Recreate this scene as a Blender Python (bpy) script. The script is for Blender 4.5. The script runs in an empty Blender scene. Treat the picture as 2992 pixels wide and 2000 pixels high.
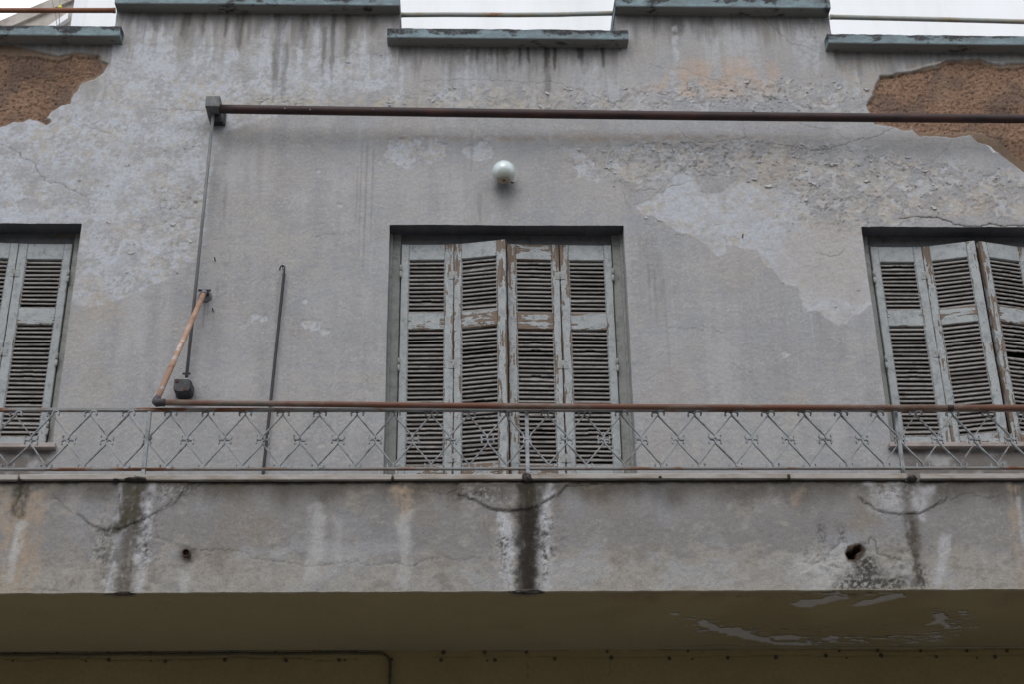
import bpy, bmesh, math, random
import numpy as np
from mathutils import Vector, Matrix

random.seed(7)
scene = bpy.context.scene
COL = scene.collection
R_ = math.radians

# ------------------------------------------------------------------ camera
CAM_LOC = np.array([0.0, -8.0, 1.6])
PITCH, YAW, ROLL = 0.4669546, 0.03646491, -0.01503707
FOC = 4437.0 / 2992.0                       # focal length in picture widths
_f = np.array([math.sin(YAW) * math.cos(PITCH), math.cos(YAW) * math.cos(PITCH), math.sin(PITCH)])
_r = np.array([math.cos(YAW), -math.sin(YAW), 0.0])
_u = np.cross(_r, _f)
CR = math.cos(ROLL) * _r + math.sin(ROLL) * _u
CU = -math.sin(ROLL) * _r + math.cos(ROLL) * _u
cam = bpy.data.cameras.new("camera")
cam.sensor_fit = 'HORIZONTAL'
cam.sensor_width = 36.0
cam.lens = 36.0 * FOC
cam.clip_start = 0.1
cam.clip_end = 2000.0
cam_ob = bpy.data.objects.new("camera", cam)
COL.objects.link(cam_ob)
cam_ob.matrix_world = Matrix(((CR[0], CU[0], -_f[0], CAM_LOC[0]),
                              (CR[1], CU[1], -_f[1], CAM_LOC[1]),
                              (CR[2], CU[2], -_f[2], CAM_LOC[2]), (0, 0, 0, 1)))
scene.camera = cam_ob

# ------------------------------------------------------------------ sky, sun, exposure
SUN_EL, SUN_AZ = R_(46), R_(-12)             # azimuth measured from the wall's normal, to the left
world = bpy.data.worlds.new("World")
scene.world = world
world.use_nodes = True
wn, wl = world.node_tree.nodes, world.node_tree.links
for n in list(wn):
    wn.remove(n)
sky = wn.new('ShaderNodeTexSky')
sky.sky_type = 'NISHITA'
sky.sun_disc = False
sky.sun_elevation = SUN_EL
sky.sun_rotation = math.pi - SUN_AZ
sky.air_density = 1.0
sky.dust_density = 4.0
hs = wn.new('ShaderNodeHueSaturation')        # overcast: the cloud deck takes most of the blue away
hs.inputs['Saturation'].default_value = 0.40
cl = wn.new('ShaderNodeMix'); cl.data_type = 'RGBA'      # even cloud cover over the clear-sky dome
cl.inputs[0].default_value = 0.72
cl.inputs[7].default_value = (8.3, 8.9, 9.9, 1.0)
bg = wn.new('ShaderNodeBackground')
bg.inputs['Strength'].default_value = 0.13
wo = wn.new('ShaderNodeOutputWorld')
wl.new(sky.outputs[0], hs.inputs['Color'])
wl.new(hs.outputs[0], cl.inputs[6])
wl.new(cl.outputs[2], bg.inputs[0])
wl.new(bg.outputs[0], wo.inputs[0])
sun = bpy.data.lights.new("sun", 'SUN')
sun.energy = 0.68
sun.angle = R_(34)
sun.color = (1.0, 0.985, 0.965)
sun_ob = bpy.data.objects.new("sun", sun)
COL.objects.link(sun_ob)
_sd = Vector((math.sin(SUN_AZ) * math.cos(SUN_EL), -math.cos(SUN_AZ) * math.cos(SUN_EL), math.sin(SUN_EL)))
sun_ob.rotation_euler = _sd.to_track_quat('Z', 'Y').to_euler()
sun_ob.location = (-6, -20, 20)
scene.view_settings.view_transform = 'Standard'
scene.view_settings.look = 'None'
scene.view_settings.gamma = 1.0
scene.view_settings.exposure = 0.53

# ------------------------------------------------------------------ survey helpers
# the facade was surveyed from the photograph: a mark at photo pixel (x, y) that lies on the
# plane Y = depth gets its real place in metres.
def at(x, y, depth):
    d = CR * ((x - 1496.0) / 4437.0) + CU * ((1000.0 - y) / 4437.0) + _f
    return CAM_LOC + d * ((depth - CAM_LOC[1]) / d[1])
FRONT = -1.05                                # front of the balcony parapet
def W(x, y):
    p = at(x, y, 0.0); return (p[0], p[2])
def F(x, y):
    p = at(x, y, FRONT); return (p[0], p[2])
SOFF = 3.786                                 # balcony soffit
def Sf(x, y):                                # mark on the soffit -> (X, Y)
    d = CR * ((x - 1496.0) / 4437.0) + CU * ((1000.0 - y) / 4437.0) + _f
    p = CAM_LOC + d * ((SOFF - CAM_LOC[2]) / d[2])
    return (p[0], p[1])

def lin(r, g, b):
    c = np.array([r, g, b]) / 255.0
    return np.where(c <= 0.04045, c / 12.92, ((c + 0.055) / 1.055) ** 2.4)

# ------------------------------------------------------------------ noise on numpy grids
_rng = np.random.RandomState(11)
_perm = _rng.permutation(1024)
_ga = _rng.rand(1024) * 2 * np.pi
_gx, _gy = np.cos(_ga), np.sin(_ga)
def pnoise(x, y, seed=0):
    xi = np.floor(x).astype(np.int64); yi = np.floor(y).astype(np.int64)
    xf = x - xi; yf = y - yi
    u = xf * xf * xf * (xf * (xf * 6 - 15) + 10); v = yf * yf * yf * (yf * (yf * 6 - 15) + 10)
    def g(ix, iy, dx, dy):
        h = _perm[(ix + _perm[(iy + seed * 37) & 1023]) & 1023]
        return _gx[h] * dx + _gy[h] * dy
    a = g(xi, yi, xf, yf); b = g(xi + 1, yi, xf - 1, yf)
    c = g(xi, yi + 1, xf, yf - 1); d = g(xi + 1, yi + 1, xf - 1, yf - 1)
    return 1.5 * ((a + (b - a) * u) + ((c + (d - c) * u) - (a + (b - a) * u)) * v)
def fbm(x, y, size, seed=0, octv=4, gain=0.5):
    s = 0.0; a = 1.0; t = 0.0; f = 1.0 / size
    for k in range(octv):
        s = s + a * pnoise(x * f + 17.3 * k, y * f - 9.1 * k, seed + k); t += a
        a *= gain; f *= 2.03
    return s / t * 1.35
def ss(a, b, x):
    t = np.clip((x - a) / (b - a), 0, 1); return t * t * (3 - 2 * t)
def mix(c, col, m):
    return c + (np.asarray(col) - c) * m[..., None]

class Sheet:
    """a finely divided sheet of plaster: colour, relief and cut-outs worked out on its own grid (metres)"""
    def __init__(s, xs, zs):
        s.xs, s.zs = np.asarray(xs), np.asarray(zs)
        s.X, s.Z = np.meshgrid(s.xs, s.zs)
        s.col = np.zeros(s.X.shape + (3,)); s.h = np.zeros(s.X.shape)
    def win(s, x0, x1, z0, z1):
        i0, i1 = np.searchsorted(s.xs, [x0, x1]); j0, j1 = np.searchsorted(s.zs, [z0, z1])
        return slice(max(j0 - 1, 0), j1 + 1), slice(max(i0 - 1, 0), i1 + 1)
    def poly(s, pts, warp=0.02, wsize=0.08, seed=0, soft=0.004, octv=4):
        """1 inside the outline, 0 outside, its edge broken up by noise"""
        P = np.array(pts); m = warp * 2 + soft * 3 + 0.02
        w = s.win(P[:, 0].min() - m, P[:, 0].max() + m, P[:, 1].min() - m, P[:, 1].max() + m)
        X, Z = s.X[w], s.Z[w]
        d = np.full(X.shape, 1e9); ins = np.zeros(X.shape, bool)
        n = len(P)
        for k in range(n):
            a, b = P[k], P[(k + 1) % n]
            e = b - a; L = e @ e + 1e-12
            t = np.clip(((X - a[0]) * e[0] + (Z - a[1]) * e[1]) / L, 0, 1)
            d = np.minimum(d, (X - a[0] - t * e[0]) ** 2 + (Z - a[1] - t * e[1]) ** 2)
            c = ((a[1] > Z) != (b[1] > Z))
            with np.errstate(divide='ignore', invalid='ignore'):
                xx = a[0] + (Z - a[1]) / (b[1] - a[1] + 1e-15) * e[0]
            ins ^= c & (X < xx)
        sd = np.where(ins, 1, -1) * np.sqrt(d)
        if warp:
            sd = sd + warp * fbm(X, Z, wsize, seed, octv, 0.6)
        out = np.zeros(s.X.shape); out[w] = ss(-soft, soft, sd)
        return out
    def blob(s, x, z, rx, rz, p=2.0):
        w = s.win(x - 3 * rx, x + 3 * rx, z - 3 * rz, z + 3 * rz)
        out = np.zeros(s.X.shape)
        out[w] = np.exp(-(np.abs((s.X[w] - x) / rx) ** p + np.abs((s.Z[w] - z) / rz) ** p))
        return out
    def line(s, pts, width=0.003, jit=0.006, seed=0, soft=0.004, taper=True):
        """closeness 0..1 to a wandering crack"""
        rr = np.random.RandomState(seed + 5)
        P = [np.array(p, float) for p in pts]
        for it in range(3):
            Q = [P[0]]
            for a, b in zip(P[:-1], P[1:]):
                L = np.linalg.norm(b - a); n = np.array([-(b - a)[1], (b - a)[0]]) / (L + 1e-9)
                if L > 0.012:
                    Q.append((a + b) / 2 + n * rr.randn() * min(jit, 0.16 * L))
                Q.append(b)
            P = Q
        out = np.zeros(s.X.shape); N = len(P) - 1
        for k, (a, b) in enumerate(zip(P[:-1], P[1:])):
            wd = width * (0.55 + 0.9 * rr.rand())
            if taper:
                wd *= min(1.0, 0.35 + 3.0 * min(k, N - k) / max(N, 1))
            m = wd + soft + 0.004
            w = s.win(min(a[0], b[0]) - m, max(a[0], b[0]) + m, min(a[1], b[1]) - m, max(a[1], b[1]) + m)
            X, Z = s.X[w], s.Z[w]
            if not X.size: continue
            e = b - a; L = e @ e + 1e-12
            t = np.clip(((X - a[0]) * e[0] + (Z - a[1]) * e[1]) / L, 0, 1)
            d = np.sqrt((X - a[0] - t * e[0]) ** 2 + (Z - a[1] - t * e[1]) ** 2)
            out[w] = np.maximum(out[w], 1 - ss(wd * 0.4, wd * 0.4 + soft, d))
        return out
    def drip(s, x, z0, z1, w, seed=0, ragged=0.35):
        """a stain that runs down from z0 to z1, uneven at its sides and tail"""
        ww = s.win(x - 2.5 * w, x + 2.5 * w, z1 - 0.1, z0 + 0.03)
        X, Z = s.X[ww], s.Z[ww]
        t = (z0 - Z) / (z0 - z1)
        e = w * (1 - 0.45 * np.clip(t, 0, 1) ** 2) * (1 + ragged * fbm(X * 0, Z, 0.09, seed, 3)) - np.abs(X - x - 0.25 * w * fbm(X * 0, Z, 0.25, seed + 3, 2))
        tail = 1 - t + 0.25 * fbm(X, Z * 0.3, 0.03, seed + 9, 3)
        out = np.zeros(s.X.shape)
        out[ww] = ss(-0.25 * w, 0.5 * w, e + 0.3 * w * fbm(X, Z * 0.35, 0.02, seed + 5, 3)) * ss(0, 0.35, tail) * ss(-0.02, 0.015, z0 - Z + 0.008 * fbm(X, Z * 0, 0.03, seed, 2))
        return out

def lattice(keys, step):
    keys = sorted(set(round(k, 5) for k in keys)); out = [keys[0]]
    for a, b in zip(keys[:-1], keys[1:]):
        n = max(1, int(round((b - a) / step)))
        out += list(a + (b - a) * (np.arange(1, n + 1) / n))
    return np.array(out)

def sheet_mesh(name, sh, keep, place, depth_vec, material, skirt=True, skirt_col=None):
    """mesh of a Sheet: place(X, Z, h) -> xyz; cells where keep is False are left out; open edges get a return of depth_vec"""
    nz, nx = sh.X.shape
    idx = np.arange(nz * nx).reshape(nz, nx)
    q = np.stack([idx[:-1, :-1], idx[:-1, 1:], idx[1:, 1:], idx[1:, :-1]], -1)[keep]
    co = np.stack(place(sh.X, sh.Z, sh.h), -1).reshape(-1, 3)
    col = sh.col.reshape(-1, 3)
    faces = [q]
    if skirt:
        K = np.zeros((nz + 1, nx + 1), bool); K[1:-1, 1:-1] = keep
        edges = []
        for (dj, di) in ((0, 1), (0, -1), (1, 0), (-1, 0)):
            nb = np.roll(np.roll(K, -dj, 0), -di, 1)
            j, i = np.nonzero(K & ~nb); j = j - 1; i = i - 1
            if (dj, di) == (0, 1): edges.append((idx[j, i + 1], idx[j + 1, i + 1]))
            if (dj, di) == (0, -1): edges.append((idx[j + 1, i], idx[j, i]))
            if (dj, di) == (1, 0): edges.append((idx[j + 1, i + 1], idx[j + 1, i]))
            if (dj, di) == (-1, 0): edges.append((idx[j, i], idx[j, i + 1]))
        a = np.concatenate([e[0] for e in edges]); b = np.concatenate([e[1] for e in edges])
        n0 = len(co); m = len(a); ar = np.arange(m)
        dv = np.asarray(depth_vec, float)
        ca, cb = col[a], col[b]
        if skirt_col is not None: ca, cb = skirt_col(co[a], ca), skirt_col(co[b], cb)
        col = np.concatenate([col, ca, cb, cb, ca])
        co = np.concatenate([co, co[a], co[b], co[b] + dv, co[a] + dv])
        faces.append(np.stack([n0 + m + ar, n0 + ar, n0 + 3 * m + ar, n0 + 2 * m + ar], -1))
    q = np.concatenate(faces)
    used = np.zeros(len(co), bool); used[q.ravel()] = True
    new = np.cumsum(used) - 1
    q = new[q]; co = co[used]; col = col[used]
    me = bpy.data.meshes.new(name)
    me.vertices.add(len(co)); me.vertices.foreach_set('co', co.astype(np.float32).ravel())
    me.loops.add(q.size); me.loops.foreach_set('vertex_index', q.astype(np.int32).ravel())
    me.polygons.add(len(q)); me.polygons.foreach_set('loop_start', np.arange(0, q.size, 4, dtype=np.int32))
    try:
        me.polygons.foreach_set('loop_total', np.full(len(q), 4, dtype=np.int32))
    except Exception:
        pass
    me.update(calc_edges=True)
    me.polygons.foreach_set('use_smooth', np.ones(len(q), bool))
    at_ = me.color_attributes.new('tone', 'FLOAT_COLOR', 'POINT')
    at_.data.foreach_set('color', np.concatenate([np.clip(col, 0.004, 0.9), np.ones((len(col), 1))], 1).astype(np.float32).ravel())
    me.materials.append(material)
    return me

# ------------------------------------------------------------------ materials
def new_mat(name):
    m = bpy.data.materials.new(name); m.use_nodes = True
    nt = m.node_tree; b = nt.nodes['Principled BSDF']
    return m, nt, b
def nd(nt, typ, **kw):
    n = nt.nodes.new(typ)
    for k, v in kw.items(): setattr(n, k, v)
    return n
def noise_node(nt, vec, scale, detail=5, rough=0.6):
    n = nd(nt, 'ShaderNodeTexNoise'); n.inputs['Scale'].default_value = scale
    n.inputs['Detail'].default_value = detail; n.inputs['Roughness'].default_value = rough
    if vec is not None: nt.links.new(vec, n.inputs['Vector'])
    return n.outputs['Fac']
def ramp(nt, fac, stops):
    r = nd(nt, 'ShaderNodeValToRGB')
    e = r.color_ramp.elements
    while len(e) > 1: e.remove(e[-1])
    e[0].position = stops[0][0]; e[0].color = tuple(stops[0][1]) + (1,)
    for p, c in stops[1:]:
        k = e.new(p); k.color = tuple(c) + (1,)
    nt.links.new(fac, r.inputs[0]); return r.outputs[0]
def mapping(nt, vec, scale):
    n = nd(nt, 'ShaderNodeMapping'); n.inputs['Scale'].default_value = scale
    nt.links.new(vec, n.inputs['Vector']); return n.outputs[0]
def mixc(nt, fac, a, b, blend='MIX'):
    n = nd(nt, 'ShaderNodeMix', data_type='RGBA', blend_type=blend)
    for sock, v in ((n.inputs[0], fac), (n.inputs[6], a), (n.inputs[7], b)):
        if hasattr(v, 'is_linked') or hasattr(v, 'links'): nt.links.new(v, sock)
        elif isinstance(v, (int, float)): sock.default_value = v
        else: sock.default_value = tuple(v) + (1,)
    return n.outputs[2]
def bump(nt, b, hgt, strength, dist):
    n = nd(nt, 'ShaderNodeBump'); n.inputs['Strength'].default_value = strength
    n.inputs['Distance'].default_value = dist
    nt.links.new(hgt, n.inputs['Height']); nt.links.new(n.outputs[0], b.inputs['Normal'])
def maprange(nt, v, a, b, c=0.0, d=1.0, smooth=True):
    n = nd(nt, 'ShaderNodeMapRange'); n.interpolation_type = 'SMOOTHSTEP' if smooth else 'LINEAR'
    nt.links.new(v, n.inputs[0])
    for k, x in zip((1, 2, 3, 4), (a, b, c, d)): n.inputs[k].default_value = x
    return n.outputs[0]

def plaster_material(name, grain=0.10, relief=0.5, rough=0.93, gscale=170):
    m, nt, b = new_mat(name)
    c = nd(nt, 'ShaderNodeAttribute'); c.attribute_name = 'tone'
    g = nd(nt, 'ShaderNodeNewGeometry')
    n1 = noise_node(nt, g.outputs['Position'], gscale, 4, 0.65)
    n2 = noise_node(nt, g.outputs['Position'], 46, 5, 0.6)
    v = ramp(nt, n1, [(0.28, (1 - grain * 1.6,) * 3), (0.5, (1, 1, 1)), (0.75, (1 + grain,) * 3)])
    v2 = ramp(nt, n2, [(0.3, (0.93, 0.93, 0.93)), (0.7, (1.06, 1.055, 1.04))])
    k = mixc(nt, 1.0, c.outputs['Color'], v, 'MULTIPLY'); k = mixc(nt, 1.0, k, v2, 'MULTIPLY')
    nt.links.new(k, b.inputs['Base Color']); b.inputs['Roughness'].default_value = rough
    b.inputs['Specular IOR Level'].default_value = 0.15
    add = nd(nt, 'ShaderNodeMath', operation='MULTIPLY_ADD'); nt.links.new(n2, add.inputs[0]); add.inputs[1].default_value = 1.4
    nt.links.new(n1, add.inputs[2])
    bump(nt, b, add.outputs[0], relief, 0.004)
    return m
M_WALL = plaster_material('weathered_plaster', 0.10, 0.5, 0.93, 150)
M_FASC = plaster_material('balcony_plaster', 0.12, 0.55, 0.93, 150)
M_SOFF = plaster_material('soffit_paint', 0.05, 0.18, 0.75, 120)

def peeling_paint(name, along, paint, wood, paint2=None):
    """old paint that flakes off wood; how much is gone comes from the object's 'wear'"""
    m, nt, b = new_mat(name)
    tc = nd(nt, 'ShaderNodeTexCoord'); oi = nd(nt, 'ShaderNodeObjectInfo')
    wv = nd(nt, 'ShaderNodeAttribute'); wv.attribute_type = 'OBJECT'; wv.attribute_name = 'wear'
    off = nd(nt, 'ShaderNodeVectorMath', operation='MULTIPLY_ADD')
    nt.links.new(oi.outputs['Random'], off.inputs[0]); off.inputs[1].default_value = (37, 23, 51)
    nt.links.new(tc.outputs['Object'], off.inputs[2])
    vec = off.outputs[0]
    st = [44.0, 44.0, 44.0]; st[along] = 5.0
    st2 = [90.0, 90.0, 90.0]; st2[along] = 9.0
    a = noise_node(nt, mapping(nt, vec, st), 1.0, 6, 0.62)
    blotch = noise_node(nt, vec, 10.0, 6, 0.7)
    mm = nd(nt, 'ShaderNodeMath', operation='MULTIPLY_ADD'); nt.links.new(blotch, mm.inputs[0]); mm.inputs[1].default_value = 0.75; nt.links.new(a, mm.inputs[2])
    th = nd(nt, 'ShaderNodeMath', operation='SUBTRACT')
    sg = nd(nt, 'ShaderNodeSeparateXYZ'); nt.links.new(tc.outputs['Generated'], sg.inputs[0])
    ed = []
    for ax in ('X', 'Z'):                      # paint goes first along the edges of a board
        p1 = nd(nt, 'ShaderNodeMath', operation='SUBTRACT'); nt.links.new(sg.outputs[ax], p1.inputs[0]); p1.inputs[1].default_value = 0.5
        p2 = nd(nt, 'ShaderNodeMath', operation='ABSOLUTE'); nt.links.new(p1.outputs[0], p2.inputs[0]); ed.append(p2.outputs[0])
    mx = nd(nt, 'ShaderNodeMath', operation='MAXIMUM'); nt.links.new(ed[0], mx.inputs[0]); nt.links.new(ed[1], mx.inputs[1])
    eg = maprange(nt, mx.outputs[0], 0.28, 0.5, -0.05, 0.09)
    a2 = nd(nt, 'ShaderNodeMath', operation='ADD'); nt.links.new(mm.outputs[0], a2.inputs[0]); nt.links.new(eg, a2.inputs[1])
    nt.links.new(a2.outputs[0], th.inputs[0])
    sc = nd(nt, 'ShaderNodeMath', operation='MULTIPLY_ADD'); nt.links.new(wv.outputs['Fac'], sc.inputs[0]); sc.inputs[1].default_value = -0.55; sc.inputs[2].default_value = 1.22
    nt.links.new(sc.outputs[0], th.inputs[1])
    peel = maprange(nt, th.outputs[0], 0.0, 0.018)
    edge = maprange(nt, th.outputs[0], -0.05, -0.004)
    grain = noise_node(nt, mapping(nt, vec, st2), 1.0, 6, 0.7)
    wc = ramp(nt, grain, [(0.25, np.array(wood) * 0.35), (0.48, wood), (0.62, np.array(wood) * 1.25), (0.8, np.array([0.24, 0.225, 0.21]))])
    dirt = noise_node(nt, vec, 20, 7, 0.75)
    pc = ramp(nt, dirt, [(0.27, np.array(paint) * 0.38), (0.40, np.array(paint) * 0.8), (0.50, paint), (0.75, np.array(paint) * 1.14)])
    fine = noise_node(nt, vec, 120, 3, 0.6)
    pc = mixc(nt, 1.0, pc, ramp(nt, fine, [(0.3, (0.86,) * 3), (0.7, (1.08,) * 3)]), 'MULTIPLY')
    pc = mixc(nt, edge, pc, np.array(paint) * 1.28)
    k = mixc(nt, peel, pc, wc)
    nt.links.new(k, b.inputs['Base Color'])
    b.inputs['Roughness'].default_value = 0.75; b.inputs['Specular IOR Level'].default_value = 0.25
    h = nd(nt, 'ShaderNodeMath', operation='MULTIPLY_ADD'); nt.links.new(grain, h.inputs[0]); h.inputs[1].default_value = 0.35
    inv = nd(nt, 'ShaderNodeMath', operation='SUBTRACT'); inv.inputs[0].default_value = 1.0; nt.links.new(peel, inv.inputs[1])
    nt.links.new(inv.outputs[0], h.inputs[2])
    bump(nt, b, h.outputs[0], 0.8, 0.003)
    return m
PAINT = lin(149, 152, 152); WOOD = lin(106, 92, 80)
M_STILE = peeling_paint('peeling_paint_upright', 2, PAINT, WOOD)
M_RAIL = peeling_paint('peeling_paint_crosswise', 0, PAINT, WOOD)
M_SLAT = peeling_paint('slat_paint', 0, lin(136, 131, 127), lin(104, 98, 93))
M_FRAME = peeling_paint('frame_paint', 2, lin(132, 133, 129), WOOD)
M_FRAMEX = peeling_paint('frame_head_paint', 0, lin(92, 92, 94), WOOD)

def blotched(name, stops, scale, rough=0.7, metal=0.0, stretch=(1, 1, 1), rel=0.3, dist=0.002, spec=0.3, detail=6):
    m, nt, b = new_mat(name)
    tc = nd(nt, 'ShaderNodeNewGeometry')
    vec = mapping(nt, tc.outputs['Position'], stretch)
    n = noise_node(nt, vec, scale, detail, 0.65)
    nt.links.new(ramp(nt, n, stops), b.inputs['Base Color'])
    b.inputs['Roughness'].default_value = rough; b.inputs['Metallic'].default_value = metal
    b.inputs['Specular IOR Level'].default_value = spec
    n2 = noise_node(nt, vec, scale * 4, 4, 0.6)
    bump(nt, b, n2, rel, dist)
    return m
M_ROLLER = blotched('brown_rust_tube', [(0.3, lin(36, 25, 24)), (0.5, lin(50, 33, 31)), (0.68, lin(70, 43, 36)), (0.8, lin(86, 54, 42))], 14, 0.6, 0, (0.4, 1, 1))
M_RUSTBAR = blotched('rusty_bar', [(0.28, lin(62, 42, 35)), (0.42, lin(104, 68, 52)), (0.52, lin(98, 70, 57)), (0.60, lin(112, 96, 86)), (0.66, lin(98, 90, 84)), (0.8, lin(92, 58, 44))], 6, 0.7, 0, (0.5, 1, 1))
M_CRANK = blotched('dark_crank_paint', [(0.3, lin(34, 30, 33)), (0.6, lin(46, 40, 43)), (0.8, lin(62, 50, 48))], 20, 0.6)
M_ARM = blotched('flaking_peach_pipe', [(0.32, lin(108, 80, 64)), (0.46, lin(146, 114, 94)), (0.60, lin(154, 126, 108)), (0.65, lin(172, 168, 164)), (0.72, lin(130, 100, 82))], 7, 0.75)
M_IRON = blotched('black_cast_iron', [(0.3, lin(48, 44, 46)), (0.6, lin(70, 66, 68)), (0.8, lin(92, 84, 82))], 40, 0.7)
M_GREYMET = blotched('grey_painted_metal', [(0.25, lin(80, 78, 77)), (0.5, lin(104, 104, 105)), (0.72, lin(118, 119, 120)), (0.82, lin(120, 100, 84))], 18, 0.6, 0, (1, 1, 0.4))
M_GALV = blotched('galvanised_box', [(0.28, lin(66, 65, 64)), (0.5, lin(96, 96, 96)), (0.75, lin(114, 115, 116))], 26, 0.6, 0, (1, 1, 0.5))
M_BLACKBOX = blotched('black_gear_case', [(0.3, lin(38, 38, 40)), (0.55, lin(54, 54, 56)), (0.72, lin(70, 68, 66)), (0.82, lin(84, 56, 46))], 24, 0.5)
M_RAILING = blotched('railing_paint', [(0.28, lin(64, 48, 40)), (0.38, lin(104, 102, 100)), (0.5, lin(132, 135, 137)), (0.72, lin(156, 158, 160))], 17, 0.6)
M_RAILTOP = blotched('railing_paint_rusted', [(0.3, lin(70, 46, 34)), (0.42, lin(112, 74, 50)), (0.48, lin(124, 120, 116)), (0.7, lin(134, 138, 140))], 9, 0.7, 0, (0.35, 1, 1))
M_MARBLE = blotched('marble_edge', [(0.26, lin(92, 82, 72)), (0.38, lin(128, 116, 104)), (0.5, lin(150, 142, 134)), (0.62, lin(160, 154, 148)), (0.75, lin(134, 118, 102))], 9, 0.55, 0, (0.6, 1, 2.5))
M_SILL = blotched('pink_marble_sill', [(0.3, lin(118, 107, 101)), (0.5, lin(142, 131, 125)), (0.7, lin(156, 147, 141))], 9, 0.6)
M_MORTAR = blotched('black_mortar', [(0.3, lin(40, 36, 34)), (0.6, lin(76, 70, 66)), (0.8, lin(120, 114, 108))], 60, 0.95, rel=0.8, dist=0.004)
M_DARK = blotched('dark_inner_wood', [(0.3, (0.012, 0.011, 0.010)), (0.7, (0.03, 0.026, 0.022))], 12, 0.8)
M_HINGE = blotched('painted_hinge', [(0.3, lin(98, 84, 72)), (0.45, lin(136, 137, 134)), (0.8, lin(152, 154, 152))], 60, 0.6)
M_WHITE = blotched('white_render', [(0.25, (0.60, 0.60, 0.595)), (0.5, (0.68, 0.68, 0.68)), (0.75, (0.71, 0.71, 0.715))], 1.1, 0.9, 0, (1, 1, 0.25), 0.1)
M_CONC = blotched('board_marked_concrete', [(0.3, lin(128, 118, 110)), (0.5, lin(160, 152, 144)), (0.75, lin(176, 168, 160))], 3.0, 0.9)
M_CABLE = blotched('painted_cable', [(0.3, lin(60, 54, 42)), (0.7, lin(86, 77, 58))], 10, 0.7)
M_SCREW = blotched('painted_screw', [(0.3, lin(44, 40, 34)), (0.5, lin(70, 62, 47)), (0.7, lin(96, 85, 62))], 60, 0.7)
M_ROOFRAIL_R = blotched('rust_brown_pipe', [(0.3, lin(92, 56, 40)), (0.5, lin(124, 80, 56)), (0.75, lin(104, 66, 48))], 12, 0.75, 0, (0.5, 1, 1))
M_ROOFRAIL_G = blotched('grey_green_pipe', [(0.3, lin(130, 84, 56)), (0.42, lin(146, 134, 116)), (0.56, lin(146, 150, 146)), (0.75, lin(138, 124, 104))], 10, 0.7, 0, (0.6, 1, 1))
M_TAG = blotched('yellow_plastic', [(0.3, lin(190, 180, 40)), (0.7, lin(214, 206, 70))], 30, 0.5)
M_ASPHALT = blotched('asphalt', [(0.3, (0.09, 0.088, 0.085)), (0.7, (0.13, 0.127, 0.122))], 3, 0.9)
M_PAVE = blotched('pavement', [(0.3, (0.26, 0.255, 0.24)), (0.7, (0.34, 0.33, 0.31))], 2, 0.9)

def coping_material():
    m, nt, b = new_mat('blue_green_coping_paint')
    g = nd(nt, 'ShaderNodeNewGeometry')
    n1 = noise_node(nt, mapping(nt, g.outputs['Position'], (0.55, 1, 1)), 16, 7, 0.72)
    n2 = noise_node(nt, g.outputs['Position'], 4.5, 4, 0.6)
    tc = nd(nt, 'ShaderNodeTexCoord'); sp = nd(nt, 'ShaderNodeSeparateXYZ'); nt.links.new(tc.outputs['Object'], sp.inputs[0])
    zz = maprange(nt, sp.outputs['Z'], -0.03, 0.05, -0.10, 0.16, False)      # lichen sits on the upper arris
    s1 = nd(nt, 'ShaderNodeMath', operation='MULTIPLY_ADD'); nt.links.new(n2, s1.inputs[0]); s1.inputs[1].default_value = 0.8; nt.links.new(n1, s1.inputs[2])
    s2 = nd(nt, 'ShaderNodeMath', operation='ADD'); nt.links.new(s1.outputs[0], s2.inputs[0]); nt.links.new(zz, s2.inputs[1])
    lich = maprange(nt, s2.outputs[0], 0.87, 1.02)
    paint = ramp(nt, n1, [(0.3, lin(98, 103, 105)), (0.46, lin(112, 125, 128)), (0.6, lin(128, 144, 148)), (0.75, lin(150, 154, 152))])
    nz = nd(nt, 'ShaderNodeSeparateXYZ'); nt.links.new(g.outputs['Normal'], nz.inputs[0])
    under = maprange(nt, nz.outputs['Z'], -0.4, -0.8)
    paint = mixc(nt, under, paint, lin(122, 120, 117))      # bare render below
    lc = ramp(nt, noise_node(nt, g.outputs['Position'], 70, 4, 0.7), [(0.35, lin(44, 44, 46)), (0.6, lin(74, 74, 74)), (0.75, lin(130, 132, 128))])
    nt.links.new(mixc(nt, lich, paint, lc), b.inputs['Base Color'])
    b.inputs['Roughness'].default_value = 0.9; b.inputs['Specular IOR Level'].default_value = 0.15
    bump(nt, b, s1.outputs[0], 0.7, 0.008)
    return m
M_COPING = coping_material()
def glass_opal():
    m, nt, b = new_mat('opal_glass')
    tc = nd(nt, 'ShaderNodeTexCoord'); sp = nd(nt, 'ShaderNodeSeparateXYZ'); nt.links.new(tc.outputs['Object'], sp.inputs[0])
    n = noise_node(nt, tc.outputs['Object'], 30, 4, 0.6)
    s = nd(nt, 'ShaderNodeMath', operation='MULTIPLY_ADD'); nt.links.new(n, s.inputs[0]); s.inputs[1].default_value = 0.03; nt.links.new(sp.outputs['Z'], s.inputs[2])
    k = ramp(nt, maprange(nt, s.outputs[0], -0.06, 0.02), [(0.0, lin(130, 116, 94)), (0.15, lin(168, 168, 158)), (1.0, lin(190, 200, 198))])   # browner and darker towards the bottom
    nt.links.new(k, b.inputs['Base Color'])
    b.inputs['Roughness'].default_value = 0.22; b.inputs['Coat Weight'].default_value = 0.5; b.inputs['Coat Roughness'].default_value = 0.04; b.inputs['Specular IOR Level'].default_value = 0.7
    b.inputs['Subsurface Weight'].default_value = 0.0
    return m
M_OPAL = glass_opal()

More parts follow.
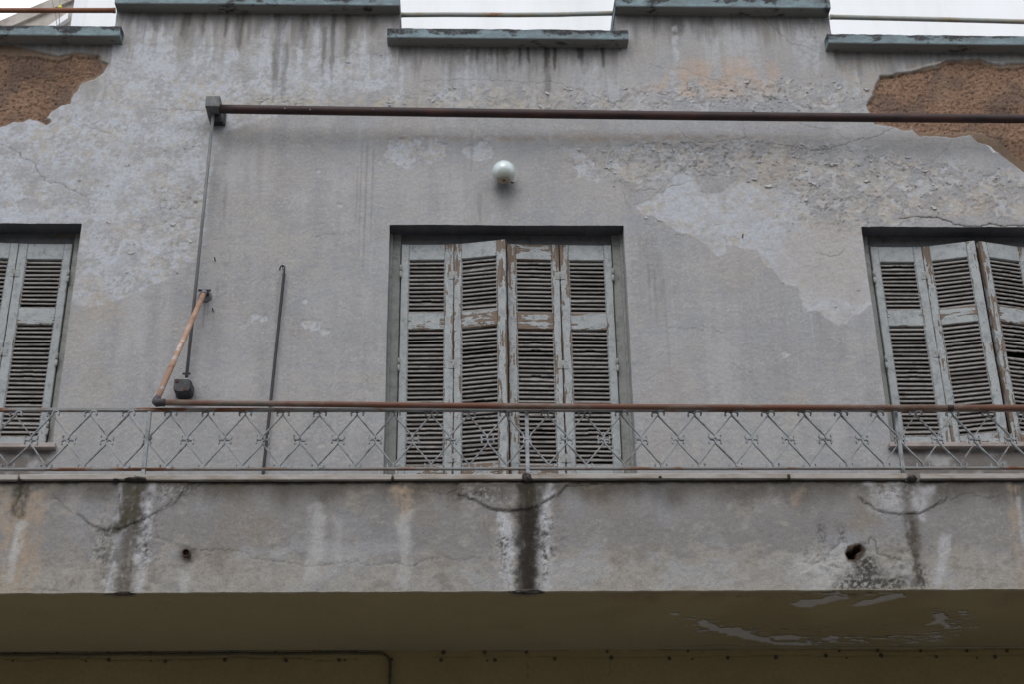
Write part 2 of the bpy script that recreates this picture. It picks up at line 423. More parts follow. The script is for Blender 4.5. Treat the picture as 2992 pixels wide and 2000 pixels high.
# ------------------------------------------------------------------ mesh helpers
def link(name, me, parent=None, mat=None, loc=None, rot=None):
    o = bpy.data.objects.new(name, me); COL.objects.link(o)
    if parent is not None: o.parent = parent
    if mat is not None and me is not None and not me.materials: me.materials.append(mat)
    if loc is not None: o.location = loc
    if rot is not None: o.rotation_euler = rot
    return o
def thing(name, label, cat, loc=(0, 0, 0), group=None):
    o = bpy.data.objects.new(name, None); COL.objects.link(o); o.location = loc
    o.empty_display_size = 0.1
    o['label'] = label; o['category'] = cat
    if group: o['group'] = group
    return o
def finish(bm, name, mat=None, smooth=False):
    bmesh.ops.recalc_face_normals(bm, faces=bm.faces)
    me = bpy.data.meshes.new(name); bm.to_mesh(me); bm.free()
    if mat: me.materials.append(mat)
    if smooth:
        me.polygons.foreach_set('use_smooth', np.ones(len(me.polygons), bool))
    return me
def box_bm(x0, x1, y0, y1, z0, z1, bev=0.0, bm=None, seg=1):
    own = bm is None
    if own: bm = bmesh.new()
    vs = [bm.verts.new((x, y, z)) for x in (x0, x1) for y in (y0, y1) for z in (z0, z1)]
    fs = [(0, 1, 3, 2), (4, 6, 7, 5), (0, 4, 5, 1), (2, 3, 7, 6), (0, 2, 6, 4), (1, 5, 7, 3)]
    ff = [bm.faces.new([vs[i] for i in f]) for f in fs]
    if bev:
        es = list({e for f in ff for e in f.edges})
        bmesh.ops.bevel(bm, geom=es, offset=bev, segments=seg, affect='EDGES', profile=0.6)
    return bm
def box(name, x0, x1, y0, y1, z0, z1, mat, parent=None, bev=0.0, origin=None):
    o = Vector(origin) if origin is not None else Vector(((x0 + x1) / 2, (y0 + y1) / 2, (z0 + z1) / 2))
    bm = box_bm(x0 - o.x, x1 - o.x, y0 - o.y, y1 - o.y, z0 - o.z, z1 - o.z, bev)
    return link(name, finish(bm, name, mat), parent, loc=o)
def tube_bm(pts, rad, seg=14, bm=None, caps=True, radii=None):
    if bm is None: bm = bmesh.new()
    P = [Vector(p) for p in pts]; rings = []
    up = Vector((0.13, 0.27, 0.95)).normalized()
    prev = None
    for i, p in enumerate(P):
        t = (P[min(i + 1, len(P) - 1)] - P[max(i - 1, 0)]).normalized()
        if prev is None:
            a = t.cross(up)
            if a.length < 0.1: a = t.cross(Vector((1, 0, 0)))
            a.normalize()
        else:
            a = (prev - t * prev.dot(t)).normalized()
        prev = a; b = t.cross(a)
        r = radii[i] if radii else rad
        rings.append([bm.verts.new(p + (a * math.cos(2 * math.pi * k / seg) + b * math.sin(2 * math.pi * k / seg)) * r) for k in range(seg)])
    for A, B in zip(rings[:-1], rings[1:]):
        for k in range(seg):
            f = bm.faces.new((A[k], A[(k + 1) % seg], B[(k + 1) % seg], B[k])); f.smooth = True
    if caps:
        bm.faces.new(rings[0][::-1]); bm.faces.new(rings[-1])
    return bm
def tube(name, pts, rad, mat, parent=None, seg=14, radii=None):
    o = Vector(pts[0])
    bm = tube_bm([Vector(p) - o for p in pts], rad, seg, radii=radii)
    return link(name, finish(bm, name, mat), parent, loc=o)
def lathe_bm(profile, seg=32, axis='Z', bm=None):
    if bm is None: bm = bmesh.new()
    rings = []
    for r, h in profile:
        ring = []
        for k in range(seg):
            a = 2 * math.pi * k / seg
            c = (r * math.cos(a), r * math.sin(a), h) if axis == 'Z' else (r * math.cos(a), -h, r * math.sin(a))
            ring.append(bm.verts.new(c))
        rings.append(ring)
    for A, B in zip(rings[:-1], rings[1:]):
        for k in range(seg):
            f = bm.faces.new((A[k], A[(k + 1) % seg], B[(k + 1) % seg], B[k])); f.smooth = True
    bm.faces.new(rings[0][::-1]); bm.faces.new(rings[-1])
    return bm

# ================================================================== THE HOUSE
house = thing('house', 'old grey plastered house with shuttered windows and a long balcony', 'house', (0.25, 0, 0))
def H(o):                                   # parent to the house, keeping the object's place in the world
    o.parent = house; o.matrix_parent_inverse = Matrix.Translation(house.location).inverted(); return o

XL, XR = -4.35, 4.95
WL, WR = -3.75, -2.317                      # left window
DL, DR = -0.447, 0.990                      # balcony door
RL, RR = 2.465, 3.90                        # right window
HEAD = 6.442
SILL = 4.972
P1L, P1R = -2.273, -0.417                   # tall parapet pieces
P2L, P2R = 1.009, 2.441
TOPZ = 8.085                                # underside of the high copings
LOWZ = 7.800                                # underside of the low copings
STEP = 0.0068
xs = np.concatenate([np.arange(XL, -3.3, 0.03), lattice([-3.3, WR, P1L, P1R, DL, DR, P2L, P2R, RL, 3.95], STEP), np.arange(3.98, XR, 0.03)])
xs = np.unique(np.round(np.concatenate([xs, [WL, RR]]), 5))
zs = np.concatenate([np.arange(SOFF, 4.70, 0.03), lattice([4.72, SILL, HEAD, LOWZ + 0.03, TOPZ + 0.06], STEP)])
wall = Sheet(xs, zs)
X, Z = wall.X, wall.Z
GREY = lin(145, 144, 145)
c = np.ones(X.shape + (3,)) * GREY
big = fbm(X, Z, 0.9, 1, 4); mid = fbm(X, Z, 0.22, 2, 4); fine = fbm(X, Z, 0.05, 3, 4, 0.6); tiny = fbm(X, Z, 0.02, 4, 3, 0.7)
streak = fbm(X, Z * 0.10, 0.10, 5, 4)       # rain runs
streak2 = fbm(X, Z * 0.05, 0.035, 6, 3)
c = c * (1 + 0.10 * big + 0.06 * mid + 0.05 * fine + 0.09 * streak + 0.035 * streak2)[..., None]
c = mix(c, GREY * 1.09, 0.5 * ss(0.0, 0.5, 0.5 * fbm(X, Z * 2.2, 0.16, 11, 5, 0.7) + 0.6 * fbm(X, Z, 0.03, 12, 3, 0.8)))
c = mix(c, lin(161, 159, 159), 0.65 * ss(-0.05, 0.55, 0.8 * fbm(X, Z, 0.55, 13, 5, 0.6) + 0.45 * streak + 0.25 * fine))
c = mix(c, GREY * np.array([1.04, 0.985, 0.90]), 0.55 * ss(0.0, 0.5, fbm(X, Z, 0.5, 8, 4) + 0.3 * fine))
c = mix(c, GREY * np.array([0.97, 0.99, 1.03]), 0.5 * ss(0.05, 0.5, fbm(X, Z, 0.45, 9, 4)))

LILAC = lin(168, 170, 175); CREAM = lin(163, 157, 149); PEACH = lin(178, 150, 124); CHALK = lin(172, 173, 174)
pale = np.zeros(X.shape); crust = np.zeros(X.shape)
def D(pts):                                  # photo marks on the wall, given in the 2346-wide view
    return [W(x * 1.27536, y * 1.27536) for x, y in pts]
# where the top coat has worn away as one large field (upper left)
left_field = wall.poly(D([(-260, 250), (110, 250), (250, 150), (262, 100), (700, 105), (905, 130), (905, 195), (700, 240), (520, 300), (478, 420), (470, 520), (448, 588), (410, 618), (370, 640), (330, 668), (262, 690), (225, 702), (160, 690), (185, 512), (-260, 512)]), 0.040, 0.12, 21, 0.055, 6)
mott = fbm(X, Z, 0.16, 22, 5, 0.62)
grit = 0.55 * fbm(X, Z, 0.045, 26, 4, 0.75) + 0.35 * fbm(X, Z, 0.014, 27, 2, 0.9)
def ragged(m, k=0.30): return ss(0.30, 0.72, m + k * grit)
left_field = ragged(left_field)
pale = np.maximum(pale, left_field * (0.55 + 0.45 * ss(-0.35, 0.05, mott + 0.10 * streak)))
# right: the pale tongue that runs down to the window
tongue = wall.poly([W(x, y) for x, y in [(1845, 602), (1860, 607), (1880, 630), (1914, 630), (1954, 660), (1994, 681), (2041, 697), (2068, 717), (2098, 751), (2118, 741), (2125, 717), (2175, 724), (2208, 734), (2235, 768), (2262, 794), (2289, 825), (2329, 841), (2339, 871), (2356, 908), (2389, 908), (2416, 932), (2450, 952), (2475, 942), (2500, 920), (2548, 890), (2538, 800), (2519, 666), (2410, 638), (2349, 577), (2257, 548), (2168, 516), (2105, 561), (2053, 561), (2015, 495), (1970, 510), (1938, 561), (1888, 584)]], 0.022, 0.09, 25, 0.020, 6)
tongue = ragged(tongue)
pale = np.maximum(pale, tongue * (0.70 + 0.30 * ss(-0.5, 0.0, mott)))
# crusty zones: flakes half gone, edges lifted
cz = (wall.poly(D([(1285, 345), (1400, 330), (1640, 320), (1990, 330), (2050, 350), (2300, 390), (2400, 400), (2400, 505), (2160, 500), (1985, 520), (1890, 512), (1842, 455), (1740, 425), (1560, 395), (1445, 452), (1380, 400)]), 0.05, 0.2, 31, 0.06)
      + 0.85 * wall.poly(D([(900, 196), (1100, 190), (1400, 205), (1640, 170), (1990, 195), (1985, 262), (1400, 258), (900, 244)]), 0.04, 0.2, 33, 0.04)
      + 0.55 * wall.poly(D([(560, 215), (905, 215), (905, 250), (560, 246)]), 0.03, 0.15, 35, 0.04)
      + 0.5 * wall.poly(D([(330, 430), (470, 410), (470, 640), (330, 640)]), 0.04, 0.15, 36, 0.06)
      + 0.45 * wall.poly(D([(1880, 380), (2000, 380), (1990, 560), (1880, 540)]), 0.04, 0.15, 37, 0.05))
cz = np.clip(cz, 0, 1)
fl = fbm(X, Z, 0.13, 41, 5, 0.66)
crust_pale = cz * ss(-0.035, 0.02, fl + 0.12 * (cz - 0.7))
pale = np.maximum(pale, crust_pale)
# small chips
chips = np.zeros(X.shape)
for (x, y, r) in [(715, 745, 17), (742, 762, 10), (920, 780, 7), (582, 728, 13), (700, 690, 6), (1345, 385, 26), (1362, 402, 16), (730, 392, 5), (780, 470, 6), (868, 372, 6), (2000, 690, 10), (1800, 812, 8), (2010, 410, 14), (1740, 380, 16), (600, 730, 11), (560, 748, 9), (926, 348, 40), (985, 338, 36), (1100, 345, 30), (925, 550, 5), (985, 372, 6), (735, 1022, 6), (2288, 820, 8), (765, 1020, 7)]:
    q = D([(x, y)])[0]; rr = r * 1.275 / 470.0
    chips = np.maximum(chips, wall.poly([(q[0] + rr * math.cos(a) * 1.25, q[1] + rr * math.sin(a)) for a in np.linspace(0, 2 * math.pi, 9)[:-1]], rr * 0.55, rr * 1.4, int(x), 0.005))
pale = np.maximum(pale, chips)
# fine pale specks where the coat is rubbed through
def band(a, b, v): return ss(a, b, v)
dens = 0.10 + 0.5 * wall.blob(*D([(600, 420)])[0], 0.55, 0.5) + 0.45 * wall.blob(*D([(260, 800)])[0], 0.45, 0.35) + 0.6 * wall.blob(*D([(760, 960)])[0], 0.5, 0.45) \
     + 0.35 * wall.blob(*D([(1300, 460)])[0], 0.7, 0.2) + 0.15 * wall.blob(*D([(1800, 1010)])[0], 0.8, 0.35) + 0.3 * wall.blob(*D([(1150, 480)])[0], 0.9, 0.35) + 0.3 * wall.blob(*D([(640, 560)])[0], 0.5, 0.5) + 0.25 * wall.blob(*D([(1560, 640)])[0], 0.5, 0.5)
speck = ss(0.46, 0.64, fbm(X, Z, 0.016, 51, 2, 0.9) + 0.50 * fbm(X, Z, 0.16, 52, 4) + 0.34 * dens) * (1 - pale)
rub = ss(0.05, 0.75, fbm(X, Z * 1.6, 0.10, 55, 5, 0.75) + 0.6 * fbm(X, Z, 0.5, 56, 3) + 0.35 * dens)

# colour the lost-coat areas: lilac limewash under, cream where thicker layers hang on, grey in the hollows
sub = mix(np.ones(X.shape + (3,)) * LILAC, CREAM, ss(-0.20, 0.45, 0.6 * fbm(X, Z, 0.30, 61, 5, 0.7) + 0.75 * fbm(X, Z, 0.055, 62, 4, 0.75) - 0.08 * left_field + 0.22 * cz))
sub = mix(sub, GREY * np.array([1.03, 1.02, 1.00]), (0.85 - 0.55 * tongue) * ss(-0.05, 0.27, 0.6 * fbm(X, Z, 0.16, 63, 5, 0.7) + 0.5 * fbm(X, Z, 0.035, 65, 3, 0.8) + 0.12 * streak))
sub = sub * (1 + 0.07 * fine + 0.08 * tiny)[..., None]
tc_ = wall.poly(D([(1990, 520), (2000, 690), (1930, 742), (1860, 690), (1800, 640), (1790, 560), (1850, 500), (1900, 500)]), 0.05, 0.2, 64, 0.07)
sub = mix(sub, lin(160, 155, 151), 0.75 * tc_)
low_ = tongue * ss(0.10, 0.0, np.abs(Z - (W(2400, 890)[1])) ) * ss(-0.2, 0.2, fbm(X, Z, 0.2, 66, 3))
sub = mix(sub, LILAC * 1.04, 0.7 * low_)
c = mix(c, sub, pale)
c = mix(c, lin(168, 165, 160), 0.50 * speck)
c = mix(c, lin(158, 154, 148), 0.55 * rub * (1 - pale))

# tinted stains
peach = wall.poly(D([(1480, 205), (1540, 165), (1570, 140), (1640, 138), (1770, 138), (1790, 170), (1770, 215), (1660, 225), (1560, 215)]), 0.05, 0.16, 71, 0.05)
c = mix(c, lin(166, 148, 134), 0.75 * peach * ss(-0.5, 0.2, fbm(X, Z * 0.5, 0.1, 72, 4)))
c = mix(c, lin(158, 147, 136), 0.55 * wall.poly(D([(1700, 330), (1860, 345), (1880, 440), (1760, 440), (1690, 400)]), 0.05, 0.12, 73, 0.05) * ss(-0.2, 0.3, mott))
for (x, y, rx, ry, a, col) in [(560, 240, 0.5, 0.05, 0.35, (162, 152, 138)), (860, 240, 0.3, 0.06, 0.4, (166, 158, 142)), (1080, 238, 0.45, 0.05, 0.45, (164, 156, 142)), (1250, 245, 0.5, 0.05, 0.3, (156, 146, 134)), (1980, 170, 0.18, 0.22, 0.35, (158, 146, 132)),
                                (240, 700, 0.12, 0.10, 0.35, (156, 144, 130)), (205, 650, 0.08, 0.14, 0.3, (158, 148, 136)), (1200, 318, 1.0, 0.02, 0.35, (130, 116, 100)), (1560, 312, 0.8, 0.02, 0.35, (132, 118, 104)), (2030, 470, 0.3, 0.1, 0.3, (158, 146, 136)), (2250, 470, 0.3, 0.12, 0.4, (158, 146, 134))]:
    q = D([(x, y)])[0]
    m = wall.blob(q[0], q[1], rx, ry) * ss(-0.4, 0.4, fbm(X, Z, 0.08, 74, 4) + 0.4 * streak)
    c = mix(c, lin(*col), min(1.0, 1.6 * a) * m)

# rain stains under the copings
zt_tall = ((X > P1L) & (X < P1R)) | ((X > P2L) & (X < P2R))
below = np.where(zt_tall, TOPZ, LOWZ) - Z
x1 = X + 0.012 * fbm(X, Z, 0.2, 80, 2)       # runs wander a little
colm = 0.7 * fbm(x1, Z * 0.05, 0.22, 83, 4) + 0.5 * fbm(x1, Z * 0.05, 0.045, 84, 3)
runz = ss(0.62, 0.30, below + 0.10 * fbm(x1, Z * 0.1, 0.07, 85, 3)) * np.where(X < P1R + 0.03, 1.0, 0.45)
c = mix(c, LILAC * 1.03, 0.75 * runz * ss(0.02, 0.18, colm) * ss(0.05, 0.20, below) * ss(-0.5, 0.2, fine + 0.5 * mid))
c = mix(c, lin(138, 134, 128), 0.60 * runz * ss(-0.05, -0.22, colm))
Lw = 0.17 + 0.20 * fbm(x1, X * 0, 0.13, 81, 3) + 0.13 * fbm(x1, X * 0, 0.035, 82, 3)
wet = ss(0.10, -0.05, below - np.clip(Lw, 0.05, 0.5)) * ss(0.75, 0.0, below / np.clip(Lw + 0.10, 0.08, 0.6) - 0.25)
c = c * (1 - 0.42 * (wet * (0.6 + 0.4 * ss(-0.3, 0.4, streak2)))[..., None] * np.array([0.97, 1.0, 1.05]))
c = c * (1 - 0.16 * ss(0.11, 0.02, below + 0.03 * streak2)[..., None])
for i, (x, y0, y1, w, a) in enumerate([(355, 30, 80, 22, .5), (430, 28, 110, 16, .5), (470, 28, 100, 8, .5), (520, 40, 95, 7, .6), (552, 30, 130, 17, .6), (640, 30, 250, 14, .55), (655, 100, 240, 12, .45), (700, 30, 110, 14, .5), (745, 60, 180, 8, .5), (765, 30, 230, 9, .5), (800, 30, 150, 14, .5), (850, 30, 90, 20, .45),
                                        (1094, 99, 150, 7, .55), (1124, 98, 175, 9, .5), (1160, 98, 150, 14, .5), (1140, 98, 190, 5, .45), (1190, 100, 150, 5, .85), (1210, 100, 150, 6, .9), (1252, 98, 160, 12, .9), (1254, 150, 245, 12, .5), (1270, 98, 168, 7, .85), (1329, 98, 152, 14, .9), (1347, 98, 107, 9, .8), (1380, 98, 165, 7, .8), (1366, 98, 125, 6, .5), (1401, 98, 112, 5, .7), (1418, 98, 122, 8, .75),
                                        (2280, 60, 140, 8, .4), (1550, 40, 90, 26, .5), (1620, 40, 70, 16, .4), (1500, 30, 95, 10, .35)]):
    xx = x * 1.27536
    a0 = W(xx, y0 * 1.27536); a1 = W(xx, y1 * 1.27536)
    m = wall.drip(a0[0], a0[1], a1[1], w * 1.27536 / 470 * 0.75, 100 + i)
    c = c * (1 - 0.70 * a * m[..., None] * np.array([0.97, 1.0, 1.03]))
for i, (x, y0, y1, w, a) in enumerate([(1070, 105, 245, 9, .55), (1085, 140, 240, 10, .35), (1120, 110, 240, 8, .3), (1170, 110, 240, 12, .25), (1545, 60, 125, 10, .7), (1552, 115, 150, 6, .8), (1690, 60, 200, 6, .35), (1855, 30, 205, 8, .4), (1865, 80, 250, 14, .45), (1540, 160, 210, 12, .5), (345, 80, 130, 8, .5), (385, 85, 180, 16, .5), (590, 80, 170, 24, .5), (820, 90, 190, 30, .55), (870, 90, 180, 20, .4), (850, 560, 700, 3, .3), (1850, 500, 700, 4, .3), (1840, 690, 900, 2, .5), (1856, 700, 905, 2, .45), (1538, 640, 900, 2.5, .35)]):
    a0 = W(x * 1.27536, y0 * 1.27536); a1 = W(x * 1.27536, y1 * 1.27536)
    m = wall.drip(a0[0], a0[1], a1[1], w * 1.27536 / 470 * 0.8, 160 + i)
    c = mix(c, CHALK * 0.96, a * m * ss(-0.5, 0.3, fine))
for i, (x, y0, y1, w, a) in enumerate([(830, 330, 620, 3, .35), (842, 330, 640, 4, .4), (856, 340, 600, 3, .35), (820, 380, 560, 3, .3), (1080, 300, 420, 6, .3), (1100, 440, 520, 8, .35), (1490, 545, 690, 20, .22), (1472, 540, 640, 14, .2), (1510, 580, 720, 9, .22), (1484, 600, 740, 5, .3), (1498, 620, 760, 4, .3), (1520, 640, 900, 4, .25), (1440, 380, 470, 10, .25), (600, 330, 470, 12, .2), (520, 420, 520, 7, .3), (470, 690, 760, 4, .5), (478, 690, 740, 3, .35), (490, 715, 750, 2, .4), (500, 640, 700, 3, .3), (640, 640, 1000, 7, .22), (905, 700, 1000, 18, .15), (1650, 420, 500, 14, .2)]):
    a0 = W(x * 1.27536, y0 * 1.27536); a1 = W(x * 1.27536, y1 * 1.27536)
    m = wall.drip(a0[0], a0[1], a1[1], w * 1.27536 / 470 * 0.8, 220 + i)
    c = c * (1 - 0.5 * a * m[..., None] * np.array([0.92, 1.0, 1.06]))
# stained wall under the window sills
for (x0, x1) in ((WL, WR + 0.01), (RL + 0.02, RR)):
    m = wall.poly([(x0, SILL - 0.03), (x1, SILL - 0.03), (x1 - 0.05, SILL - 0.17), (x1 - 0.1, SILL - 0.3), (x0, SILL - 0.3)], 0.05, 0.12, 77, 0.02)
    c = mix(c, lin(98, 91, 85), 0.8 * m * ss(-0.6, 0.1, fbm(X, Z, 0.12, 78, 4)))
# soft darker patches just below the fixings
for (x, y, rx, ry, a) in [(1472, 545, 0.06, 0.05, .35), (622, 372, 0.08, 0.05, .4), (1475, 590, 0.05, 0.16, .12), (540, 1165, 0.09, 0.05, .25)]:
    q = W(x, y); c = c * (1 - a * wall.blob(q[0], q[1], rx, ry)[..., None])

# relief: coats, crust, general unevenness
h = 0.004 * fbm(X, Z, 0.7, 91, 3) + 0.0012 * mid + 0.0013 * fine + 0.0014 * tiny
h -= 0.0028 * pale
lip = np.exp(-((fl + 0.12 * (cz - 0.7)) / 0.05) ** 2) * cz
h += 0.0045 * lip * ss(-0.2, 0.3, mid) + 0.0018 * cz * fbm(X, Z, 0.045, 95, 4, 0.7)
h += 0.0022 * chips * 0
scab = wall.blob(*D([(1590, 215)])[0], 0.5, 0.09) + wall.blob(*D([(1760, 220)])[0], 0.25, 0.1) + wall.blob(*D([(660, 232)])[0], 0.2, 0.04) + wall.blob(*D([(430, 460)])[0], 0.12, 0.1) + 0.8 * wall.blob(*D([(1560, 370)])[0], 0.25, 0.12) + wall.blob(*D([(1880, 470)])[0], 0.3, 0.2) + 0.8 * wall.blob(*D([(1640, 350)])[0], 0.5, 0.12)
sc_ = np.clip(scab, 0, 1) * ss(0.12, 0.4, fbm(X, Z, 0.05, 97, 4, 0.7) + 0.25 * fbm(X, Z, 0.2, 98, 3))
h += 0.004 * sc_
c = mix(c, lin(142, 139, 134), 0.55 * sc_)
hol = np.clip(scab, 0, 1) * ss(0.38, 0.6, fbm(X, Z, 0.035, 99, 3, 0.7))
h -= 0.008 * hol; c = c * (1 - 0.30 * hol[..., None])
# shade of the lifted edges, painted into the colour
gz = np.zeros(X.shape); gz[1:-1] = pale[2:] - pale[:-2]
edge_shade = np.clip(gz * 1.3, 0, 1) * ss(-0.15, 0.3, fbm(X, Z, 0.10, 88, 3)) * (0.35 + 0.65 * np.clip(cz, 0, 1))
c = c * (1 - 0.50 * edge_shade[..., None])

# crinkled edges of lifting flakes
fk = np.clip(cz * 1.0 + 0.7 * wall.blob(*D([(420, 470)])[0], 0.2, 0.18) + 0.5 * wall.blob(*D([(250, 600)])[0], 0.3, 0.15) + 0.8 * np.clip(scab, 0, 1), 0, 1)
v1 = fbm(X, Z * 1.25, 0.085, 131, 4, 0.6)
crk = np.exp(-(v1 / 0.035) ** 2) * ss(0.05, 0.35, fbm(X, Z, 0.12, 132, 3)) * fk
c = c * (1 - 0.34 * crk[..., None] * np.array([0.96, 1, 1.04])); h -= 0.002 * crk
h += 0.0018 * fk * ss(-0.05, 0.05, v1)
# cracks
CR_ = [([(0, 420), (35, 432), (60, 445), (70, 465), (95, 470), (105, 490), (112, 503), (130, 525), (150, 533), (175, 534), (200, 550), (240, 570), (258, 588)], .0045, .75),
       ([(1650, 252), (1700, 262), (1740, 280), (1790, 302), (1815, 318), (1822, 322), (1880, 325)], .004, .7),
       ([(1880, 180), (1941, 197), (1989, 198), (2043, 220), (2101, 237), (2165, 262)], .003, .5),
       ([(1223, 238), (1306, 235), (1389, 229), (1453, 233), (1500, 237), (1590, 237), (1650, 246)], .003, .55),
       ([(2242, 419), (2315, 427), (2376, 438), (2421, 435), (2472, 422), (2517, 404), (2549, 400), (2581, 385), (2600, 377), (2619, 372)], .0045, .8),
       ([(2338, 360), (2370, 371), (2402, 377), (2440, 374)], .004, .6), ([(2440, 380), (2453, 390), (2479, 406), (2517, 404)], .003, .5),
       ([(1975, 370), (2008, 400), (2063, 417), (2107, 411), (2178, 400), (2197, 414), (2250, 419)], .0035, .6), ([(2170, 360), (2175, 385), (2180, 400)], .003, .5),
       ([(2626, 637), (2690, 634), (2737, 633), (2785, 653), (2843, 660), (2865, 663), (2907, 655), (2992, 658), (3100, 655)], .012, 1.3),
       ([(2213, 0), (2216, 38), (2250, 70), (2280, 99), (2322, 128), (2370, 144), (2402, 157)], .003, .6),
       ([(1848, 557), (1909, 554), (1963, 540), (2000, 535)], .004, .6), ([(1954, 957), (1995, 960), (2018, 957), (2056, 963)], .003, .45), ([(2050, 947), (2075, 954), (2101, 967), (2123, 976)], .003, .5),
       ([(750, 762), (795, 762), (823, 756), (862, 762), (929, 749), (1000, 740)], .003, -.55), ([(913, 692), (955, 684), (1022, 684)], .003, .4), ([(2674, 500), (2651, 522), (2622, 532), (2581, 567)], .003, .55),
       ([(2785, 406), (2760, 438), (2722, 476), (2690, 486)], .003, .45), ([(330, 410), (400, 420), (480, 318 + 0), (590, 320)], .002, .25), ([(2240, 1080), (2290, 1095), (2320, 1110)], .002, .3), ([(2112, 1022), (2150, 1070), (2200, 1110)], .0025, .4),
       ([(2396, 150), (2400, 300), (2440, 320)], .002, .35), ([(2510, 215), (2517, 275), (2520, 300)], .002, .4), ([(445, 319), (520, 318), (598, 322)], .003, .45), ([(310, 215), (330, 228)], .003, .5), ([(145, 372), (178, 342), (230, 362), (320, 390)], .0035, .5), ([(205, 310), (215, 330), (225, 352)], .003, .45),
       ([(2030, 520), (2060, 508), (2095, 514)], .005, .65), ([(2085, 1000 - 340), (2110, 655)], .004, .4), ([(2120, 720), (2123, 700), (2115, 690), (2160, 697)], .004, .5), ([(1970, 685), (2020, 690)], .004, .5), ([(1820, 550), (1830, 590), (1846, 610)], .005, .5), ([(2382, 298), (2420, 305), (2440, 300)], .005, .6), ([(2585, 477), (2600, 470), (2620, 482), (2640, 476), (2660, 490)], .005, .7), ([(2400, 735), (2425, 748), (2455, 742), (2470, 725)], .005, .6), ([(2714, 552), (2726, 556), (2748, 548)], .005, .6),
       ([(2675, 425), (2690, 433)], .005, .6), ([(1655, 470), (1690, 480), (1735, 466), (1745, 490)], .004, .5), ([(500, 620), (540, 640), (600, 628)], .003, .3), ([(360, 660), (400, 672), (450, 660)], .004, .4)]
for i, (pts, wd, a) in enumerate(CR_):
    m = wall.line([W(x, y) for x, y in pts], wd * 0.55, 0.005, 300 + i, 0.0035)
    if a < 0:
        c = mix(c, CREAM, -a * m)
    else:
        c = c * (1 - 0.62 * a * m[..., None] * np.array([0.97, 1, 1.02])); h -= 0.003 * a * m
# render fallen off: the earth-brown rubble mortar shows
bare = np.maximum(
    wall.poly([W(x, y) for x, y in [(-420, 110), (0, 126), (35, 131), (70, 139), (128, 153), (169, 163), (208, 153), (243, 153), (259, 160), (288, 157), (297, 179), (315, 184), (302, 211), (275, 229), (237, 240), (224, 265), (211, 278), (205, 300), (179, 307), (153, 323), (134, 344), (147, 356), (137, 364), (109, 352), (85, 344), (66, 356), (38, 353), (19, 366), (0, 371), (-420, 420)]], 0.008, 0.06, 501, 0.0035, 4),
    wall.poly([W(x, y) for x, y in [(2570, 221), (2597, 219), (2638, 209), (2658, 209), (2699, 197), (2741, 189), (2766, 173), (2785, 176), (2814, 173), (2862, 171), (2891, 182), (2926, 190), (2964, 182), (2992, 184), (3400, 175), (3400, 640), (2990, 499), (2945, 467), (2917, 444), (2885, 422), (2862, 416), (2833, 393), (2792, 401), (2741, 396), (2686, 396), (2667, 376), (2642, 379), (2619, 371), (2603, 366), (2558, 361), (2546, 336), (2530, 305), (2549, 278), (2555, 253), (2570, 230)]], 0.008, 0.06, 502, 0.0035, 4))
n1 = fbm(X, Z * 1.15, 0.040, 511, 4, 0.75); n2 = fbm(X, Z, 0.35, 512, 4); n3 = fbm(X, Z, 0.017, 513, 2, 0.9)
br = lin(123, 98, 81) * (1 + 0.22 * n2 + 0.42 * n1 + 0.50 * n3)[..., None]
br = mix(br, lin(96, 82, 74), 0.6 * ss(0.0, 0.4, fbm(X, Z, 0.25, 515, 4)))
br = mix(br, lin(134, 109, 90), 0.45 * ss(0.1, 0.5, fbm(X, Z, 0.18, 516, 4)))
br = br * (1 - 0.62 * ss(0.30, 0.62, fbm(X, Z * 1.2, 0.028, 517, 2, 0.8) + 0.25 * n2)[..., None])
qb = W(2950, 315); br = br * (1 - 0.65 * (wall.blob(qb[0], qb[1], 0.18, 0.03) * ss(-0.3, 0.3, n1))[..., None])
qb = W(60, 200); br = br * (1 - 0.30 * wall.blob(qb[0] + 0.1, qb[1] - 0.03, 0.4, 0.12)[..., None])
sc_coat = bare * (1 - np.maximum(
    wall.poly([W(x, y) for x, y in [(-420, 150), (0, 158), (70, 160), (128, 166), (169, 172), (208, 160), (255, 164), (284, 162), (292, 182), (300, 205), (272, 222), (232, 234), (219, 262), (206, 276), (199, 296), (150, 318), (130, 344), (132, 356), (109, 346), (85, 338), (66, 350), (38, 347), (0, 364), (-420, 410)]], 0.018, 0.07, 521, 0.004, 5),
    wall.poly([W(x, y) for x, y in [(2576, 226), (2640, 215), (2700, 203), (2745, 195), (2770, 180), (2862, 180), (2926, 198), (2992, 192), (3400, 185), (3400, 620), (2992, 470), (2950, 440), (2920, 410), (2880, 388), (2840, 380), (2792, 388), (2690, 386), (2670, 370), (2640, 372), (2565, 354), (2553, 336), (2537, 305), (2556, 278), (2562, 253)]], 0.018, 0.07, 522, 0.004, 5)))
br = mix(br, lin(118, 101, 86) * (1 + 0.12 * n1)[..., None], 0.85 * sc_coat)
c = mix(c, br, bare)
h = h * (1 - bare) + bare * (-0.024 + 0.011 * sc_coat + (1 - 0.7 * sc_coat) * (0.006 * n1 + 0.006 * n3) + 0.005 * n2)
rim = np.clip(wall.line([W(x, y) for x, y in [(2885, 422), (2900, 438), (2917, 444)]], 0.012, 0.003, 9) - bare, 0, 1)
edge_ = np.clip(wall.poly([W(x, y) for x, y in [(2620, 216), (2700, 193), (2745, 184), (2760, 176), (2700, 190), (2660, 201)]], 0.004, 0.05, 531, 0.004) - bare, 0, 1)
c = mix(c, lin(168, 158, 146), 0.8 * edge_)
c = mix(c, lin(208, 208, 210), rim)
wall.col = np.clip(c, 0.01, 0.8); wall.h = h
cx = (wall.xs[:-1] + wall.xs[1:]) / 2; cz_ = (wall.zs[:-1] + wall.zs[1:]) / 2
CX, CZ = np.meshgrid(cx, cz_)
